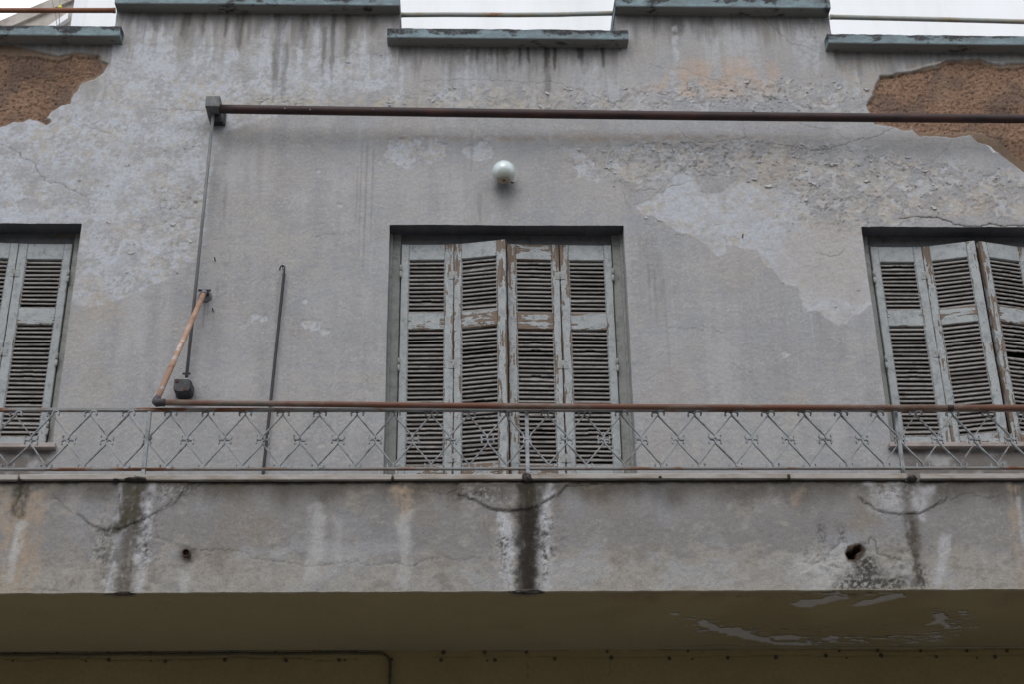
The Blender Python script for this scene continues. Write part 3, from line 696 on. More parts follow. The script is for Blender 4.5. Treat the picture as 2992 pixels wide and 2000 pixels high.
keep = np.ones(CX.shape, bool)
for a, b, z0, z1 in ((WL, WR, SILL, HEAD), (DL, DR, 3.95, HEAD), (RL, RR, SILL, HEAD)):
    keep &= ~((CX > a) & (CX < b) & (CZ > z0) & (CZ < z1))
keep &= ~((CZ > LOWZ + 0.03) & ~(((CX > P1L) & (CX < P1R)) | ((CX > P2L) & (CX < P2R))))
wob = 0.0022
def place_wall(X, Z, h):
    return X + wob * fbm(X, Z, 0.12, 601, 3), -h, Z + wob * fbm(X, Z, 0.12, 602, 3)
def lining(co, col):                         # linings of the openings: heads toned darker than the sides
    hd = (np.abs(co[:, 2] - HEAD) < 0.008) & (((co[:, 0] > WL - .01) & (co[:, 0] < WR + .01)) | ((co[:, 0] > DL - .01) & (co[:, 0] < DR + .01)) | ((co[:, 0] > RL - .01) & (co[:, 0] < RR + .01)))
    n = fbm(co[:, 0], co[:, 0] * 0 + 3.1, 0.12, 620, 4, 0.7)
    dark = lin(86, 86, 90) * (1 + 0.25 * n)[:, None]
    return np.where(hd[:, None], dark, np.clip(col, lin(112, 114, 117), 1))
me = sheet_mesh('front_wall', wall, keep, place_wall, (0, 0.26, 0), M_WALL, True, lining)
gx_ = np.zeros(pale.shape); gx_[:, 1:-1] = np.abs(pale[:, 2:] - pale[:, :-2]); gx_[1:-1] += np.abs(pale[2:] - pale[:-2])
pr_ = np.clip(gx_, 0, 1) * (0.16 + 0.84 * np.clip(fk, 0, 1)) * ss(-0.25, 0.35, fbm(wall.X, wall.Z, 0.22, 140, 3)) * (bare < 0.01) * (wall.X > -3.2) * (wall.X < 3.9) * (wall.Z > 4.9) * (wall.Z < 7.75)
pr_ += 0.25 * np.clip(crk, 0, 1) * (bare < 0.01)
ok_ = np.ones(pale.shape, bool)
for a, b in ((WL, WR), (DL, DR), (RL, RR)): ok_ &= ~((wall.X > a - .05) & (wall.X < b + .05) & (wall.Z < HEAD + .04))
ok_ &= ~((wall.Z > LOWZ - .05) & ~((wall.X > P1L + .05) & (wall.X < P1R - .05)))
pr_ = (pr_ * ok_).ravel(); pr_ /= pr_.sum()
rs = np.random.RandomState(77); pick = rs.choice(pr_.size, 230, replace=False, p=pr_)
fv, ff, fc = [], [], []
for k in pick:                               # a lifted scale of paint: held at its top, curling away below
    x, z, hh = wall.X.ravel()[k], wall.Z.ravel()[k], wall.h.ravel()[k]
    sz_ = 0.6 + 1.5 * rs.rand() ** 3; w_, l_ = sz_ * rs.uniform(.010, .024), sz_ * rs.uniform(.006, .013); tw = rs.uniform(-.7, .7); cu = rs.uniform(.0025, .008)
    n_ = 5; b0 = len(fv); cc_ = GREY * rs.uniform(1.1, 1.5) * np.array([1, .99, .97])
    top = [(t_ * w_ - w_ / 2, 0.15 * l_ * rs.randn(), 0.0010) for t_ in np.linspace(0, 1, n_)]
    midl = [(t_ * w_ * .96 - w_ * .48, -l_ * .55 + 0.12 * l_ * rs.randn(), 0.0012 + cu * .35) for t_ in np.linspace(0, 1, n_)]
    low = [(t_ * w_ * .8 - w_ * .4, -l_ * (1 - .5 * abs(t_ - .5)) + 0.2 * l_ * rs.randn(), 0.0012 + cu * rs.uniform(.7, 1.1)) for t_ in np.linspace(0, 1, n_)]
    for (u, v, o_) in top + midl + low:
        fv.append((x + u * math.cos(tw) - v * math.sin(tw), -hh - o_ - 0.0006, z + u * math.sin(tw) + v * math.cos(tw))); fc.append(tuple(np.clip(cc_, 0, 1)) + (1,))
    for r_ in range(2):
        for q_ in range(n_ - 1):
            i0 = b0 + r_ * n_ + q_; ff.append((i0, i0 + n_, i0 + n_ + 1, i0 + 1))
fm = bpy.data.meshes.new('paint_flakes'); fm.from_pydata(fv, [], ff); fm.update()
fm.color_attributes.new('tone', 'FLOAT_COLOR', 'POINT').data.foreach_set('color', np.array(fc, np.float32).ravel()); fm.materials.append(M_WALL)
fo = H(link('paint_flakes', fm)); fo['kind'] = 'stuff'
ow = H(link('front_wall', me)); ow['label'] = 'flaking grey plaster wall with two patches fallen off'

# ------------------------------------------------------------------ balcony parapet (front face)
MB = 4.341                                   # underside of the marble edging
fx = np.concatenate([np.arange(-4.0, -2.6, 0.03), lattice([-2.6, 3.15], 0.0066), np.arange(3.18, 4.6, 0.03)])
fz = lattice([SOFF, MB], 0.0066)
fa = Sheet(fx, fz); X, Z = fa.X, fa.Z
FG = lin(121, 118, 116)
c = np.ones(X.shape + (3,)) * FG
fine = fbm(X, Z, 0.05, 703, 4, 0.6); tiny = fbm(X, Z, 0.018, 704, 3, 0.75)
c = c * (1 + 0.09 * fbm(X, Z, 0.7, 701, 4) + 0.06 * fbm(X, Z, 0.2, 702, 4) + 0.05 * fine)[..., None]
c = mix(c, lin(120, 113, 104), 0.8 * ss(-0.05, 0.45, fbm(X, Z, 0.45, 705, 4) + 0.25 * fine + 0.35 * (4.0 - Z)))
c = mix(c, lin(128, 128, 131), 0.55 * ss(0.1, 0.5, fbm(X, Z, 0.38, 706, 4)))
c = mix(c, lin(140, 134, 126), 0.55 * ss(0.42, 0.7, fbm(X, Z, 0.025, 707, 3, 0.75) + 0.6 * fbm(X, Z, 0.25, 708, 3) + 0.2 * (4.1 - Z) / 0.3))
rub = ss(0.1, 0.6, fbm(X, Z * 1.5, 0.12, 709, 5, 0.7) + 0.5 * fbm(X, Z, 0.5, 710, 3) + 0.5 * ss(4.08, 3.85, Z))
c = mix(c, lin(142, 137, 130), 0.62 * rub)
c = mix(c, lin(144, 145, 148), 0.5 * ss(0.2, 0.5, fbm(X, Z * 1.4, 0.22, 711, 5) + 0.5 * fa.blob(*F(1850, 1650), 0.45, 0.05) + 0.5 * fa.blob(*F(930, 1600), 0.25, 0.1)) * ss(4.15, 3.95, Z))
# damp and dirt band under the marble, the marble's shadow painted in too
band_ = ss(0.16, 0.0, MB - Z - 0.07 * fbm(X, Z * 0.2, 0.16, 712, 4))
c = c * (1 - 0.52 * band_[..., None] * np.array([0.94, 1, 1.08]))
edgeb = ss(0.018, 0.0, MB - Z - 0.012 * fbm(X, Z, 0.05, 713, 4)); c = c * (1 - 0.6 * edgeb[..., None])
h = 0.003 * fbm(X, Z, 0.5, 721, 3) + 0.0012 * fbm(X, Z, 0.12, 722, 4) + 0.0012 * fine + 0.0012 * tiny
def runs(lst, col, seed, solid=0.0):
    global c
    for i, (x0, y0, x1, y1, w, a) in enumerate(lst):
        # a run that drifts sideways: chain of short drips
        p0, p1 = np.array(F(x0, y0)), np.array(F(x1, y1)); wd = w / 590.0
        P = fa.poly([(p0[0] - wd, p0[1]), (p0[0] + wd, p0[1]), (p1[0] + wd * 0.85, p1[1]), (p1[0] - wd * 0.85, p1[1])], wd * 1.1, 0.07, seed + i, wd * 0.60 + 0.004, 6)
        P = P * ss(-0.55 - solid, 0.25 - solid, fbm(X, Z * 0.16, 0.035, seed + i + 50, 4, 0.7) + 0.35 * fbm(X, Z, 0.04, seed + i + 70, 3, 0.8))
        P = P * ss(0.0, 0.05, Z - p1[1] + 0.04 + 0.05 * fbm(X, Z, 0.03, seed + i, 3))
        c = mix(c, lin(*col), a * P)
runs([(60, 1445, 40, 1738, 46, .85), (120, 1440, 80, 1738, 14, .5), (1172, 1415, 1178, 1530, 22, .85), (2960, 1420, 2988, 1735, 14, .6), (2330, 1430, 2320, 1480, 16, .45)], (146, 130, 112), 801, 0.1)
runs([(62, 1520, 38, 1640, 12, .8), (50, 1585, 30, 1700, 8, .6), (1180, 1500, 1176, 1715, 17, .6), (930, 1480, 915, 1690, 22, .62), (990, 1520, 985, 1680, 13, .4), (540, 1665, 535, 1740, 15, .75), (2975, 1450, 2990, 1600, 6, .5)], (160, 159, 157), 841, 0.35)
# dark water columns under the railing posts with lime at both sides
runs([(372, 1420, 318, 1740, 18, .8), (436, 1420, 400, 1740, 18, .75), (1476, 1500, 1492, 1738, 17, .85), (1588, 1420, 1586, 1738, 20, .8), (2580, 1420, 2600, 1500, 40, .45), (2705, 1420, 2680, 1520, 24, .55), (2765, 1560, 2735, 1720, 14, .5)], (172, 172, 175), 861, 0.45)
runs([(400, 1412, 372, 1560, 40, .95), (368, 1540, 346, 1740, 44, .72), (2665, 1490, 2680, 1740, 16, .7), (2640, 1415, 2655, 1500, 12, .45)], (74, 68, 60), 881, 0.25)
runs([(1545, 1405, 1540, 1738, 38, .75), (1545, 1405, 1538, 1738, 26, .9)], (52, 47, 42), 891, 0.3)
runs([(1548, 1480, 1542, 1740, 22, .8)], (43, 38, 34), 895, 0.5)
runs([(410, 1420, 360, 1550, 20, .6)], (66, 62, 44), 897)
runs([(1560, 1415, 1555, 1480, 26, .6)], (62, 56, 40), 899)
runs([(70, 1415, 45, 1520, 18, .8), (2960, 1410, 2965, 1440, 14, .7)], (70, 64, 54), 903)
# mould and lime below the broken outlet
for (x, y, rx, ry, a, col, sd) in [(2400, 1650, .16, .07, .8, (160, 157, 151), 1), (2460, 1690, .12, .06, .85, (166, 166, 167), 2), (2540, 1640, .10, .06, .6, (152, 149, 144), 3), (2650, 1650, .09, .05, .55, (148, 143, 135), 4)]:
    q = F(x, y); m = fa.blob(q[0], q[1], rx, ry) * ss(-0.25, 0.1, fbm(X, Z, 0.06, 910 + sd, 5, 0.7)); c = mix(c, lin(*col), a * m)
for (x, y, rx, ry, a, sd) in [(2525, 1655, .07, .06, .85, 1), (2510, 1710, .09, .03, .9, 2), (2600, 1700, .07, .025, .8, 3), (2700, 1680, .05, .06, .6, 4), (2620, 1655, .06, .03, .5, 5), (1470, 1600, .02, .14, .75, 6), (1596, 1640, .02, .1, .85, 7), (425, 1600, .02, .12, .7, 8), (2400, 1560, .02, .06, .6, 9), (2460, 1560, .02, .05, .6, 10), (300, 1560, .03, .02, .5, 11), (2480, 1730, .12, .012, .8, 12), (60, 1450, .04, .05, .6, 13), (2560, 1420, .3, .01, .4, 14)]:
    q = F(x, y); m = fa.blob(q[0], q[1], rx, ry) * ss(-0.12, 0.16, fbm(X, Z, 0.020, 930 + sd, 3, 0.8) + 0.3 * fbm(X, Z, 0.08, 931 + sd, 3)); c = mix(c, lin(54, 52, 48), a * m); h -= 0.003 * m
mo = fa.poly([F(x, y) for x, y in [(2450, 1700), (2480, 1650), (2520, 1610), (2565, 1635), (2600, 1680), (2640, 1695), (2670, 1740), (2430, 1740)]], 0.06, 0.09, 941, 0.055)
mo = mo * ss(-0.5, 0.30, fbm(X, Z, 0.020, 942, 3, 0.8) + 0.35 * fbm(X, Z, 0.10, 943, 3))
wh = fa.poly([F(x, y) for x, y in [(2290, 1650), (2340, 1615), (2420, 1610), (2470, 1590), (2490, 1640), (2470, 1700), (2440, 1735), (2370, 1735), (2380, 1690), (2310, 1670)]], 0.04, 0.07, 944, 0.015) * ss(-0.3, 0.0, fbm(X, Z, 0.05, 945, 4, 0.75))
c = mix(c, lin(160, 159, 157), 0.55 * wh); c = mix(c, lin(58, 56, 51), 0.85 * mo); h += 0.003 * wh * fine
dk = fa.poly([F(x, y) for x, y in [(2655, 1500), (2680, 1560), (2685, 1640), (2700, 1690), (2715, 1735), (2690, 1735), (2670, 1660), (2650, 1580), (2640, 1510)]], 0.02, 0.05, 946, 0.012) * ss(-0.4, 0.1, fbm(X, Z * .5, 0.03, 947, 4, 0.75))
c = mix(c, lin(72, 66, 58), 0.8 * dk)
# crusts
for (x, y, rx, ry) in [(2420, 1630, .2, .1), (2640, 1640, .12, .12), (430, 1580, .1, .16), (1610, 1580, .08, .18), (1470, 1600, .05, .16), (300, 1620, .08, .12)]:
    q = F(x, y); m = fa.blob(q[0], q[1], rx, ry); nn = fbm(X, Z, 0.035, 951, 4, 0.75)
    h += 0.005 * m * nn; c = c * (1 - 0.35 * (m * ss(0.25, 0.5, -nn))[..., None])
# lime specks and flaked spots beside the water columns
for (x, y, rx, ry) in [(300, 1600, .05, .2), (425, 1580, .05, .2), (1480, 1600, .05, .2), (1595, 1580, .05, .2), (2600, 1440, .10, .04), (1400, 1450, .12, .05), (500, 1440, .1, .05)]:
    q = F(x, y); m = fa.blob(q[0], q[1], rx, ry)
    nn = fbm(X, Z, 0.026, 955, 3, 0.8)
    c = mix(c, lin(168, 167, 166), 0.5 * m * ss(0.15, 0.4, nn)); c = mix(c, lin(60, 57, 53), 0.8 * m * ss(0.25, 0.5, -nn)); h += 0.004 * m * nn
c = mix(c, lin(150, 146, 140), 0.5 * ss(0.07, 0.14, c.mean(-1)) * ss(4.02, 3.84, Z + 0.10 * fbm(X, Z, 0.3, 956, 4)) * ss(-0.3, 0.3, fbm(X, Z, 0.06, 957, 4, 0.75)))
# swollen pieces around the posts, cracks
for i, (pts, out) in enumerate([([(224, 1500), (275, 1538), (307, 1549), (345, 1548), (384, 1530), (422, 1516), (454, 1500), (515, 1467), (550, 1410), (230, 1410)], .006), ([(1338, 1444), (1383, 1460), (1421, 1480), (1466, 1492), (1500, 1492), (1548, 1490), (1602, 1460), (1637, 1441), (1660, 1412), (1340, 1412)], .008), ([(2507, 1454), (2536, 1473), (2562, 1491), (2594, 1499), (2619, 1502), (2690, 1500), (2722, 1483), (2760, 1464), (2770, 1412), (2500, 1412)], .006)]):
    P = fa.poly([F(x, y) for x, y in pts], 0.006, 0.05, 960 + i, 0.004); h += out * P
for i, (pts, wd, a) in enumerate([([(224, 1500), (275, 1538), (307, 1549), (345, 1548), (384, 1530), (422, 1516), (454, 1500), (480, 1480), (515, 1467), (527, 1447), (550, 1428), (590, 1415)], .0028, .7), ([(543, 1599), (588, 1610), (627, 1605), (671, 1605), (722, 1615), (738, 1634), (807, 1639), (862, 1644), (942, 1653), (993, 1641), (1038, 1639), (1070, 1650), (1118, 1647), (1166, 1645), (1204, 1652), (1255, 1631), (1300, 1626), (1348, 1637), (1405, 1631)], .002, .5),
                                   ([(1338, 1444), (1383, 1460), (1421, 1480), (1466, 1492), (1500, 1492), (1548, 1488), (1602, 1460), (1637, 1441), (1653, 1422), (1698, 1419), (1745, 1415)], .0032, .75), ([(1249, 1438), (1300, 1443), (1338, 1430)], .003, .5), ([(2507, 1454), (2536, 1473), (2562, 1491), (2594, 1499), (2619, 1502), (2690, 1500), (2722, 1483), (2760, 1464), (2768, 1450)], .0032, .75), ([(2773, 1457), (2817, 1441), (2881, 1454), (2920, 1448)], .003, .5), ([(2520, 1586), (2539, 1588), (2544, 1569), (2558, 1583), (2565, 1618), (2587, 1623), (2606, 1634), (2640, 1640)], .005, .75), ([(2370, 1640), (2400, 1625), (2440, 1595), (2460, 1570), (2475, 1585)], .005, .55), ([(150, 1445), (180, 1470), (215, 1500)], .003, .45), ([(425, 1530), (430, 1560), (470, 1570), (520, 1590)], .003, .35), ([(440, 1700), (470, 1705), (485, 1698)], .003, .4), ([(2415, 1580), (2405, 1540)], .004, .5), ([(2700, 1590), (2760, 1620), (2800, 1640)], .003, .3), ([(1410, 1510), (1430, 1580), (1440, 1660)], .0025, .35), ([(60, 1720), (140, 1722), (190, 1726)], .003, .35), ([(2345, 1640), (2420, 1650), (2480, 1665)], .004, .45)]):
    m = fa.line([F(x, y) for x, y in pts], wd, 0.004, 1000 + i, 0.0035)
    c = c * (1 - 0.55 * a * m[..., None]); h -= 0.004 * a * m
# the broken outlet hole and the hollow round the spout
q = F(2488, 1622); hole = fa.poly([F(x, y) for x, y in [(2474, 1616), (2488, 1610), (2500, 1598), (2514, 1594), (2518, 1606), (2504, 1614), (2498, 1632), (2482, 1632)]], 0.009, 0.02, 977, 0.003, 5)
c = mix(c, lin(72, 60, 50) * (1 + 0.4 * tiny)[..., None], fa.poly([F(x, y) for x, y in [(2466, 1620), (2480, 1590), (2515, 1586), (2530, 1605), (2516, 1630), (2498, 1644), (2478, 1640)]], 0.01, 0.03, 978, 0.004))
h -= 0.09 * hole; c = c * (1 - 0.85 * fa.poly([F(x, y) for x, y in [(2474, 1614), (2490, 1610), (2500, 1626), (2496, 1638), (2480, 1634)]], 0.005, 0.03, 979, 0.003)[..., None])
q = F(547, 1622); rim = fa.blob(q[0], q[1], 0.035, 0.04); h -= 0.010 * rim; c = c * (1 - 0.65 * (rim * ss(-0.3, 0.2, fbm(X, Z, 0.03, 981, 3)))[..., None])
tip = ss(0.012, 0.0, Z - SOFF - 0.006 * fbm(X, Z, 0.05, 982, 3)); c = mix(c, lin(146, 140, 128), 0.6 * tip)
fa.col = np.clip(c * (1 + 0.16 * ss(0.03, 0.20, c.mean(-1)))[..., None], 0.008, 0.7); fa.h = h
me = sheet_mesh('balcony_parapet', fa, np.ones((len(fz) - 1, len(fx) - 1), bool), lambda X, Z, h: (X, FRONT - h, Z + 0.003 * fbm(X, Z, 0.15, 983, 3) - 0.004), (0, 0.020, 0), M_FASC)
parapet = H(link('balcony_parapet', me)); parapet['label'] = 'balcony parapet with dark water stains under the railing posts'

# ------------------------------------------------------------------ soffit under the balcony
sx = np.concatenate([np.arange(-4.0, -2.7, 0.04), lattice([-2.7, 3.3], 0.0085), np.arange(3.34, 4.6, 0.04)])
sy = lattice([FRONT + 0.012, -0.002], 0.0085)
so = Sheet(sx, sy); X, Y = so.X, so.Z
OL = lin(136, 126, 100)
c = np.ones(X.shape + (3,)) * OL
c = c * (1 + 0.06 * fbm(X, Y, 0.8, 1101, 4) + 0.03 * fbm(X, Y, 0.15, 1102, 4))[..., None]
c = mix(c, lin(122, 110, 84), 0.5 * ss(0.0, 0.5, fbm(X, Y, 0.6, 1103, 3) + 0.2 * (X - 0.5)))
h = 0.003 * fbm(X, Y, 0.5, 1104, 3)
GREYP = lin(164, 161, 160)
peel = np.zeros(X.shape)
for i, pts in enumerate([[(2311, 1768), (2345, 1755), (2400, 1752), (2440, 1740), (2480, 1748), (2440, 1758), (2400, 1766), (2372, 1776), (2340, 1777)], [(2480, 1772), (2520, 1758), (2560, 1752), (2600, 1740), (2640, 1738), (2645, 1748), (2610, 1756), (2570, 1763), (2540, 1770), (2500, 1776)], [(2420, 1735), (2450, 1731), (2460, 1738), (2430, 1742)], [(2455, 1748), (2475, 1738), (2490, 1745), (2470, 1752)],
                         [(2030, 1820), (2060, 1816), (2110, 1838), (2160, 1836), (2200, 1858), (2250, 1868), (2250, 1880), (2180, 1870), (2110, 1852), (2070, 1840)], [(2250, 1862), (2310, 1858), (2340, 1862), (2330, 1871), (2270, 1872)], [(2402, 1868), (2430, 1858), (2450, 1862), (2445, 1872), (2410, 1873)], [(2730, 1800), (2755, 1795), (2772, 1808), (2760, 1820), (2780, 1830), (2770, 1840), (2745, 1825), (2705, 1830), (2735, 1815)], [(2690, 1870), (2730, 1864), (2762, 1858), (2740, 1868)], [(2640, 1880), (2680, 1874), (2670, 1881)], [(1955, 1795), (1975, 1794), (1985, 1800), (1965, 1800)], [(2242, 1876), (2330, 1880), (2380, 1884), (2340, 1888), (2260, 1884)], [(2600, 1862), (2640, 1858), (2600, 1866)]]):
    peel = np.maximum(peel, so.poly([Sf(x, y) for x, y in pts], 0.02, 0.05, 1120 + i, 0.006, 5))
c = mix(c, GREYP * (1 + 0.10 * fbm(X, Y, 0.05, 1150, 4))[..., None], peel)
arcp = so.line([Sf(x, y) for x, y in [(2010, 1812), (2110, 1845), (2250, 1872), (2400, 1878), (2560, 1874), (2690, 1868), (2780, 1845), (2800, 1815), (2760, 1790)]], 0.11, 0.02, 1141, 0.05, False)
frag = arcp * ss(0.18, 0.28, fbm(X * 0.55, Y * 1.5, 0.05, 1142, 4, 0.7) + 0.3 * fbm(X, Y, 0.2, 1143, 3))
frag = np.maximum(frag, so.blob(*Sf(2490, 1740), 0.22, 0.05) * ss(0.1, 0.2, fbm(X * .7, Y, 0.05, 1144, 4, .7)))
peel = np.maximum(peel, frag)
c = mix(c, GREYP * (1 + 0.10 * fbm(X, Y, 0.05, 1150, 4))[..., None], frag)
shd = np.zeros(X.shape); shd[:-2] = np.clip(peel[2:] - peel[:-2], 0, 1)     # torn edge, shade of its step painted in
c = c * (1 - 0.6 * shd[..., None])
h -= 0.004 * peel
for i, (x, y, rx, ry) in enumerate([(2490, 1738, .16, .07), (2300, 1845, .3, .05), (2600, 1860, .35, .04), (2760, 1790, .12, .05), (2190, 1745, .12, .06), (2450, 1830, .35, .03)]):
    q = Sf(x, y); m = so.blob(q[0], q[1], rx, ry) * ss(0.30, 0.42, fbm(X * 0.6, Y * 2.2, 0.06, 1160 + i, 4, 0.7)); c = mix(c, lin(52, 48, 44), 0.8 * m); h -= 0.003 * m
q = Sf(2480, 1735); m = so.blob(q[0], q[1], 0.22, 0.05) * ss(-0.1, 0.2, fbm(X, Y, 0.06, 1170, 4)); c = mix(c, lin(70, 66, 58), 0.7 * m * (1 - 0.4 * peel))
for (x, y, rx, ry) in [(356, 1748, .09, .05), (1530, 1744, .08, .06)]:
    q = Sf(x, y); m = so.poly([(q[0] - rx, FRONT), (q[0] + rx, FRONT), (q[0] + rx * .6, FRONT + ry), (q[0] - rx * .4, FRONT + ry * 1.2)], 0.03, 0.06, 1180, 0.006); c = mix(c, lin(112, 104, 98), 0.8 * m); h += 0.01 * m
    m2 = so.blob(q[0], FRONT + ry * 1.3, rx * .7, 0.02) * ss(0, 0.2, fbm(X, Y, 0.03, 1181, 3)); c = mix(c, lin(44, 40, 38), 0.9 * m2)
c = c * (1 - 0.30 * (ss(0.05, 0.0, Y - FRONT) * ss(-0.3, 0.3, fbm(X, Y, 0.2, 1190, 3)))[..., None])
for (x, y, rx, ry, a) in [(1880, 1745, .2, .1, .4), (2100, 1740, .3, .06, .35), (2950, 1740, .1, .15, .5), (2750, 1745, .1, .08, .3)]:
    q = Sf(x, y); m = so.blob(q[0], q[1], rx, ry) * ss(-0.2, 0.3, fbm(X * 1, Y * .4, 0.15, 1195, 4)); c = mix(c, lin(112, 92, 76), a * m)
for i, pts in enumerate([[(1900, 1893), (2200, 1894), (2500, 1895), (2992, 1897)]]):
    m = so.line([Sf(x, y - 4) for x, y in pts], 0.006, 0.01, 1199); c = c * (1 - 0.4 * m[..., None])
so.col = np.clip(c, 0.008, 0.6); so.h = h
me = sheet_mesh('balcony_soffit', so, np.ones((len(sy) - 1, len(sx) - 1), bool), lambda X, Y, h: (X, Y, SOFF - h), (0, 0, 0.15), M_SOFF)
soffit = H(link('balcony_soffit', me)); soffit['label'] = 'olive painted soffit with peeling grey patches'
H(box('balcony_floor', -4.0, 4.57, FRONT + 0.155, -0.01, SOFF + 0.14, SOFF + 0.19, M_PAVE))
H(box('parapet_back', -4.0, 4.57, FRONT + 0.11, FRONT + 0.15, SOFF + 0.14, MB, M_FASC))

# ------------------------------------------------------------------ ground-floor wall below the soffit
gx = np.concatenate([np.arange(-4.3, -2.7, 0.05), lattice([-2.7, 3.3], 0.011), np.arange(3.35, 4.9, 0.05)])
gz_ = np.concatenate([np.arange(0, 3.4, 0.1), lattice([3.45, SOFF + 0.02], 0.007)])
gw = Sheet(gx, gz_); X, Z = gw.X, gw.Z
c = np.ones(X.shape + (3,)) * lin(142, 126, 90)
c = c * (1 + 0.07 * fbm(X, Z, 0.5, 1201, 4) + 0.04 * fbm(X, Z, 0.08, 1202, 4))[..., None]
h = 0.002 * fbm(X, Z, 0.4, 1203, 3)
for i, (pts, wd, a) in enumerate([([(0, 1925), (230, 1924), (330, 1930), (450, 1932), (640, 1924), (880, 1924), (1050, 1925)], .003, .6), ([(1250, 1924), (1700, 1922), (2100, 1918), (2500, 1918), (2992, 1916)], .002, .35), ([(1100, 1899), (1500, 1902), (1900, 1897), (2400, 1897), (2992, 1898)], .004, .6), ([(1540, 1900), (1540, 2000)], .002, .35), ([(1780, 1925), (1778, 1975)], .002, .3)]):
    m = gw.line([W(x, y) for x, y in pts], wd, 0.004, 1210 + i); c = c * (1 - 0.7 * a * m[..., None]); h -= 0.003 * a * m
gw.col = np.clip(c, 0.008, 0.6); gw.h = h
me = sheet_mesh('ground_floor_wall', gw, np.ones((len(gz_) - 1, len(gx) - 1), bool), lambda X, Z, h: (X, 0.004 - h, Z), (0, 0.2, 0), M_SOFF)
gwall = H(link('ground_floor_wall', me)); gwall['label'] = 'dark olive painted wall below the balcony'
# screw heads and old plugs in it
bm = lathe_bm([(0.0105, 0.0), (0.0105, 0.003), (0.008, 0.0055), (0.0045, 0.0058)], 10, 'Y'); screw_me = finish(bm, 'screw', M_SCREW)
for (x, y, s) in [(37, 1933, .5), (317, 1930, 1), (482, 1935, 1), (657, 1930, 1), (250, 1934, .5), (440, 1933, .5), (835, 1932, 1), (990, 1931, 1), (1007, 1932, .5), (1143, 1930, 1), (1289, 1931, 1), (1446, 1931, 1), (1424, 1932, .5), (1296, 1899, 1.2), (1416, 1902, 1.1), (1538, 1901, .9), (1621, 1927, 1), (1774, 1900, .8), (1786, 1924, 1.1), (1956, 1926, 1), (2010, 1895, .6), (2023, 1927, .5), (2127, 1924, 1), (2268, 1923, 1.1), (2413, 1918, 1), (2453, 1894, .7), (2565, 1894, .9), (2575, 1918, 1.1), (2474, 1925, .5), (2737, 1921, .8), (2690, 1895, .8), (2855, 1924, .5), (2908, 1921, 1), (2825, 1895, .9), (2943, 1896, .9)]:
    p = at(x, max(y, 1904), 0.0)
    o = H(link('screw', screw_me, loc=(p[0], 0.003, min(p[2], SOFF - 0.012)))); o.scale = (s, 1, s)

# ------------------------------------------------------------------ copings
def coping(x0, x1, z0, z1, seed, tilt=0.0):
    L = x1 - x0; n = int(L / 0.025); bm = bmesh.new()
    ys = [-0.095, -0.095, -0.080, 0.05, 0.30, 0.34, 0.34]
    rr = np.random.RandomState(seed)
    prof = [(-0.088, z0), (-0.092, z0 + 0.006), (-0.092, z1 - 0.014), (-0.080, z1), (0.10, z1 + 0.012), (0.33, z1), (0.335, z0), ]
    zc = (z0 + z1) / 2; rings = []
    t = np.linspace(0, L, n + 1)
    nn = fbm(t, t * 0 + seed, 0.12, seed, 4, 0.65); n2 = fbm(t, t * 0 + seed + 3, 0.3, seed + 4, 3)
    for i in range(n + 1):
        ring = []
        for k, (y, z) in enumerate(prof):
            dz = 0.0
            if k in (2, 3): dz = 0.009 * nn[i] - 0.012 * max(0, nn[i] - 0.25) * 2
            if k in (0, 1): dz = 0.0015 * nn[i]
            ring.append(bm.verts.new((t[i] - L / 2, y - 0.002 * n2[i] * (k < 4), z - zc + dz + tilt * (t[i] - L / 2))))
        rings.append(ring)
    m = len(prof)
    for A, B in zip(rings[:-1], rings[1:]):
        for k in range(m):
            bm.faces.new((A[k], A[(k + 1) % m], B[(k + 1) % m], B[k]))
    bm.faces.new(rings[0]); bm.faces.new(rings[-1][::-1])
    return H(link('parapet_coping', finish(bm, 'parapet_coping', M_COPING), loc=((x0 + x1) / 2, 0, zc)))
coping(-4.35, at(350, 100, -.09)[0], 7.797, 7.882, 1).__setitem__('label', 'blue-green coping with rough black upper edge')
coping(at(1131, 100, -.09)[0], at(1836, 100, -.09)[0], 7.800, 7.885, 2)
coping(at(2419, 110, -.09)[0], 4.95, 7.780, 7.862, 3, -0.004)
coping(at(335, 5, -.09)[0], at(1168, 5, -.09)[0], 8.062, 8.15, 4)
coping(at(1798, 5, -.09)[0], at(2425, 5, -.09)[0], 8.072, 8.16, 5, 0.0)
H(box('roof_slab', -4.35, 4.95, 0.27, 7.5, 6.95, 7.2, M_PAVE))

# ------------------------------------------------------------------ marble edging of the balcony
cuts = [-4.0, at(57, 1400, FRONT)[0], at(398, 1400, FRONT)[0], at(1147, 1400, FRONT)[0], at(1540, 1400, FRONT)[0], at(2304, 1400, FRONT)[0], at(2650, 1400, FRONT)[0], at(2684, 1400, FRONT)[0], 4.57]
for i, (a, b) in enumerate(zip(cuts[:-1], cuts[1:])):
    if i == 6: continue                       # broken away beside the third post
    dz = [0, .002, -.002, 0, .001, 0, 0, -.002][i]; g = 0.003
    bm = box_bm(a + g, b - g, FRONT - 0.022 + [0, .002, 0, .003, 0, .002, 0, 0][i], FRONT + 0.20, MB + 0.001 + dz, MB + 0.029 + dz, 0.003)
    H(link('marble_slab', finish(bm, 'marble_slab', M_MARBLE)))
def lump(name, x, y, z, sx, sy, sz, seed, mat, parent=None):
    bm = bmesh.new(); bmesh.ops.create_icosphere(bm, subdivisions=3, radius=1.0)
    for v in bm.verts:
        n = fbm(np.array([v.co.x * .9 + seed]), np.array([v.co.y * .8 + v.co.z * 1.3]), 0.7, seed, 4, 0.7)[0]
        v.co *= 1 + 0.5 * n; v.co.x *= sx; v.co.y *= sy; v.co.z *= sz
    return H(link(name, finish(bm, name, mat, True), loc=(x, y, z)))
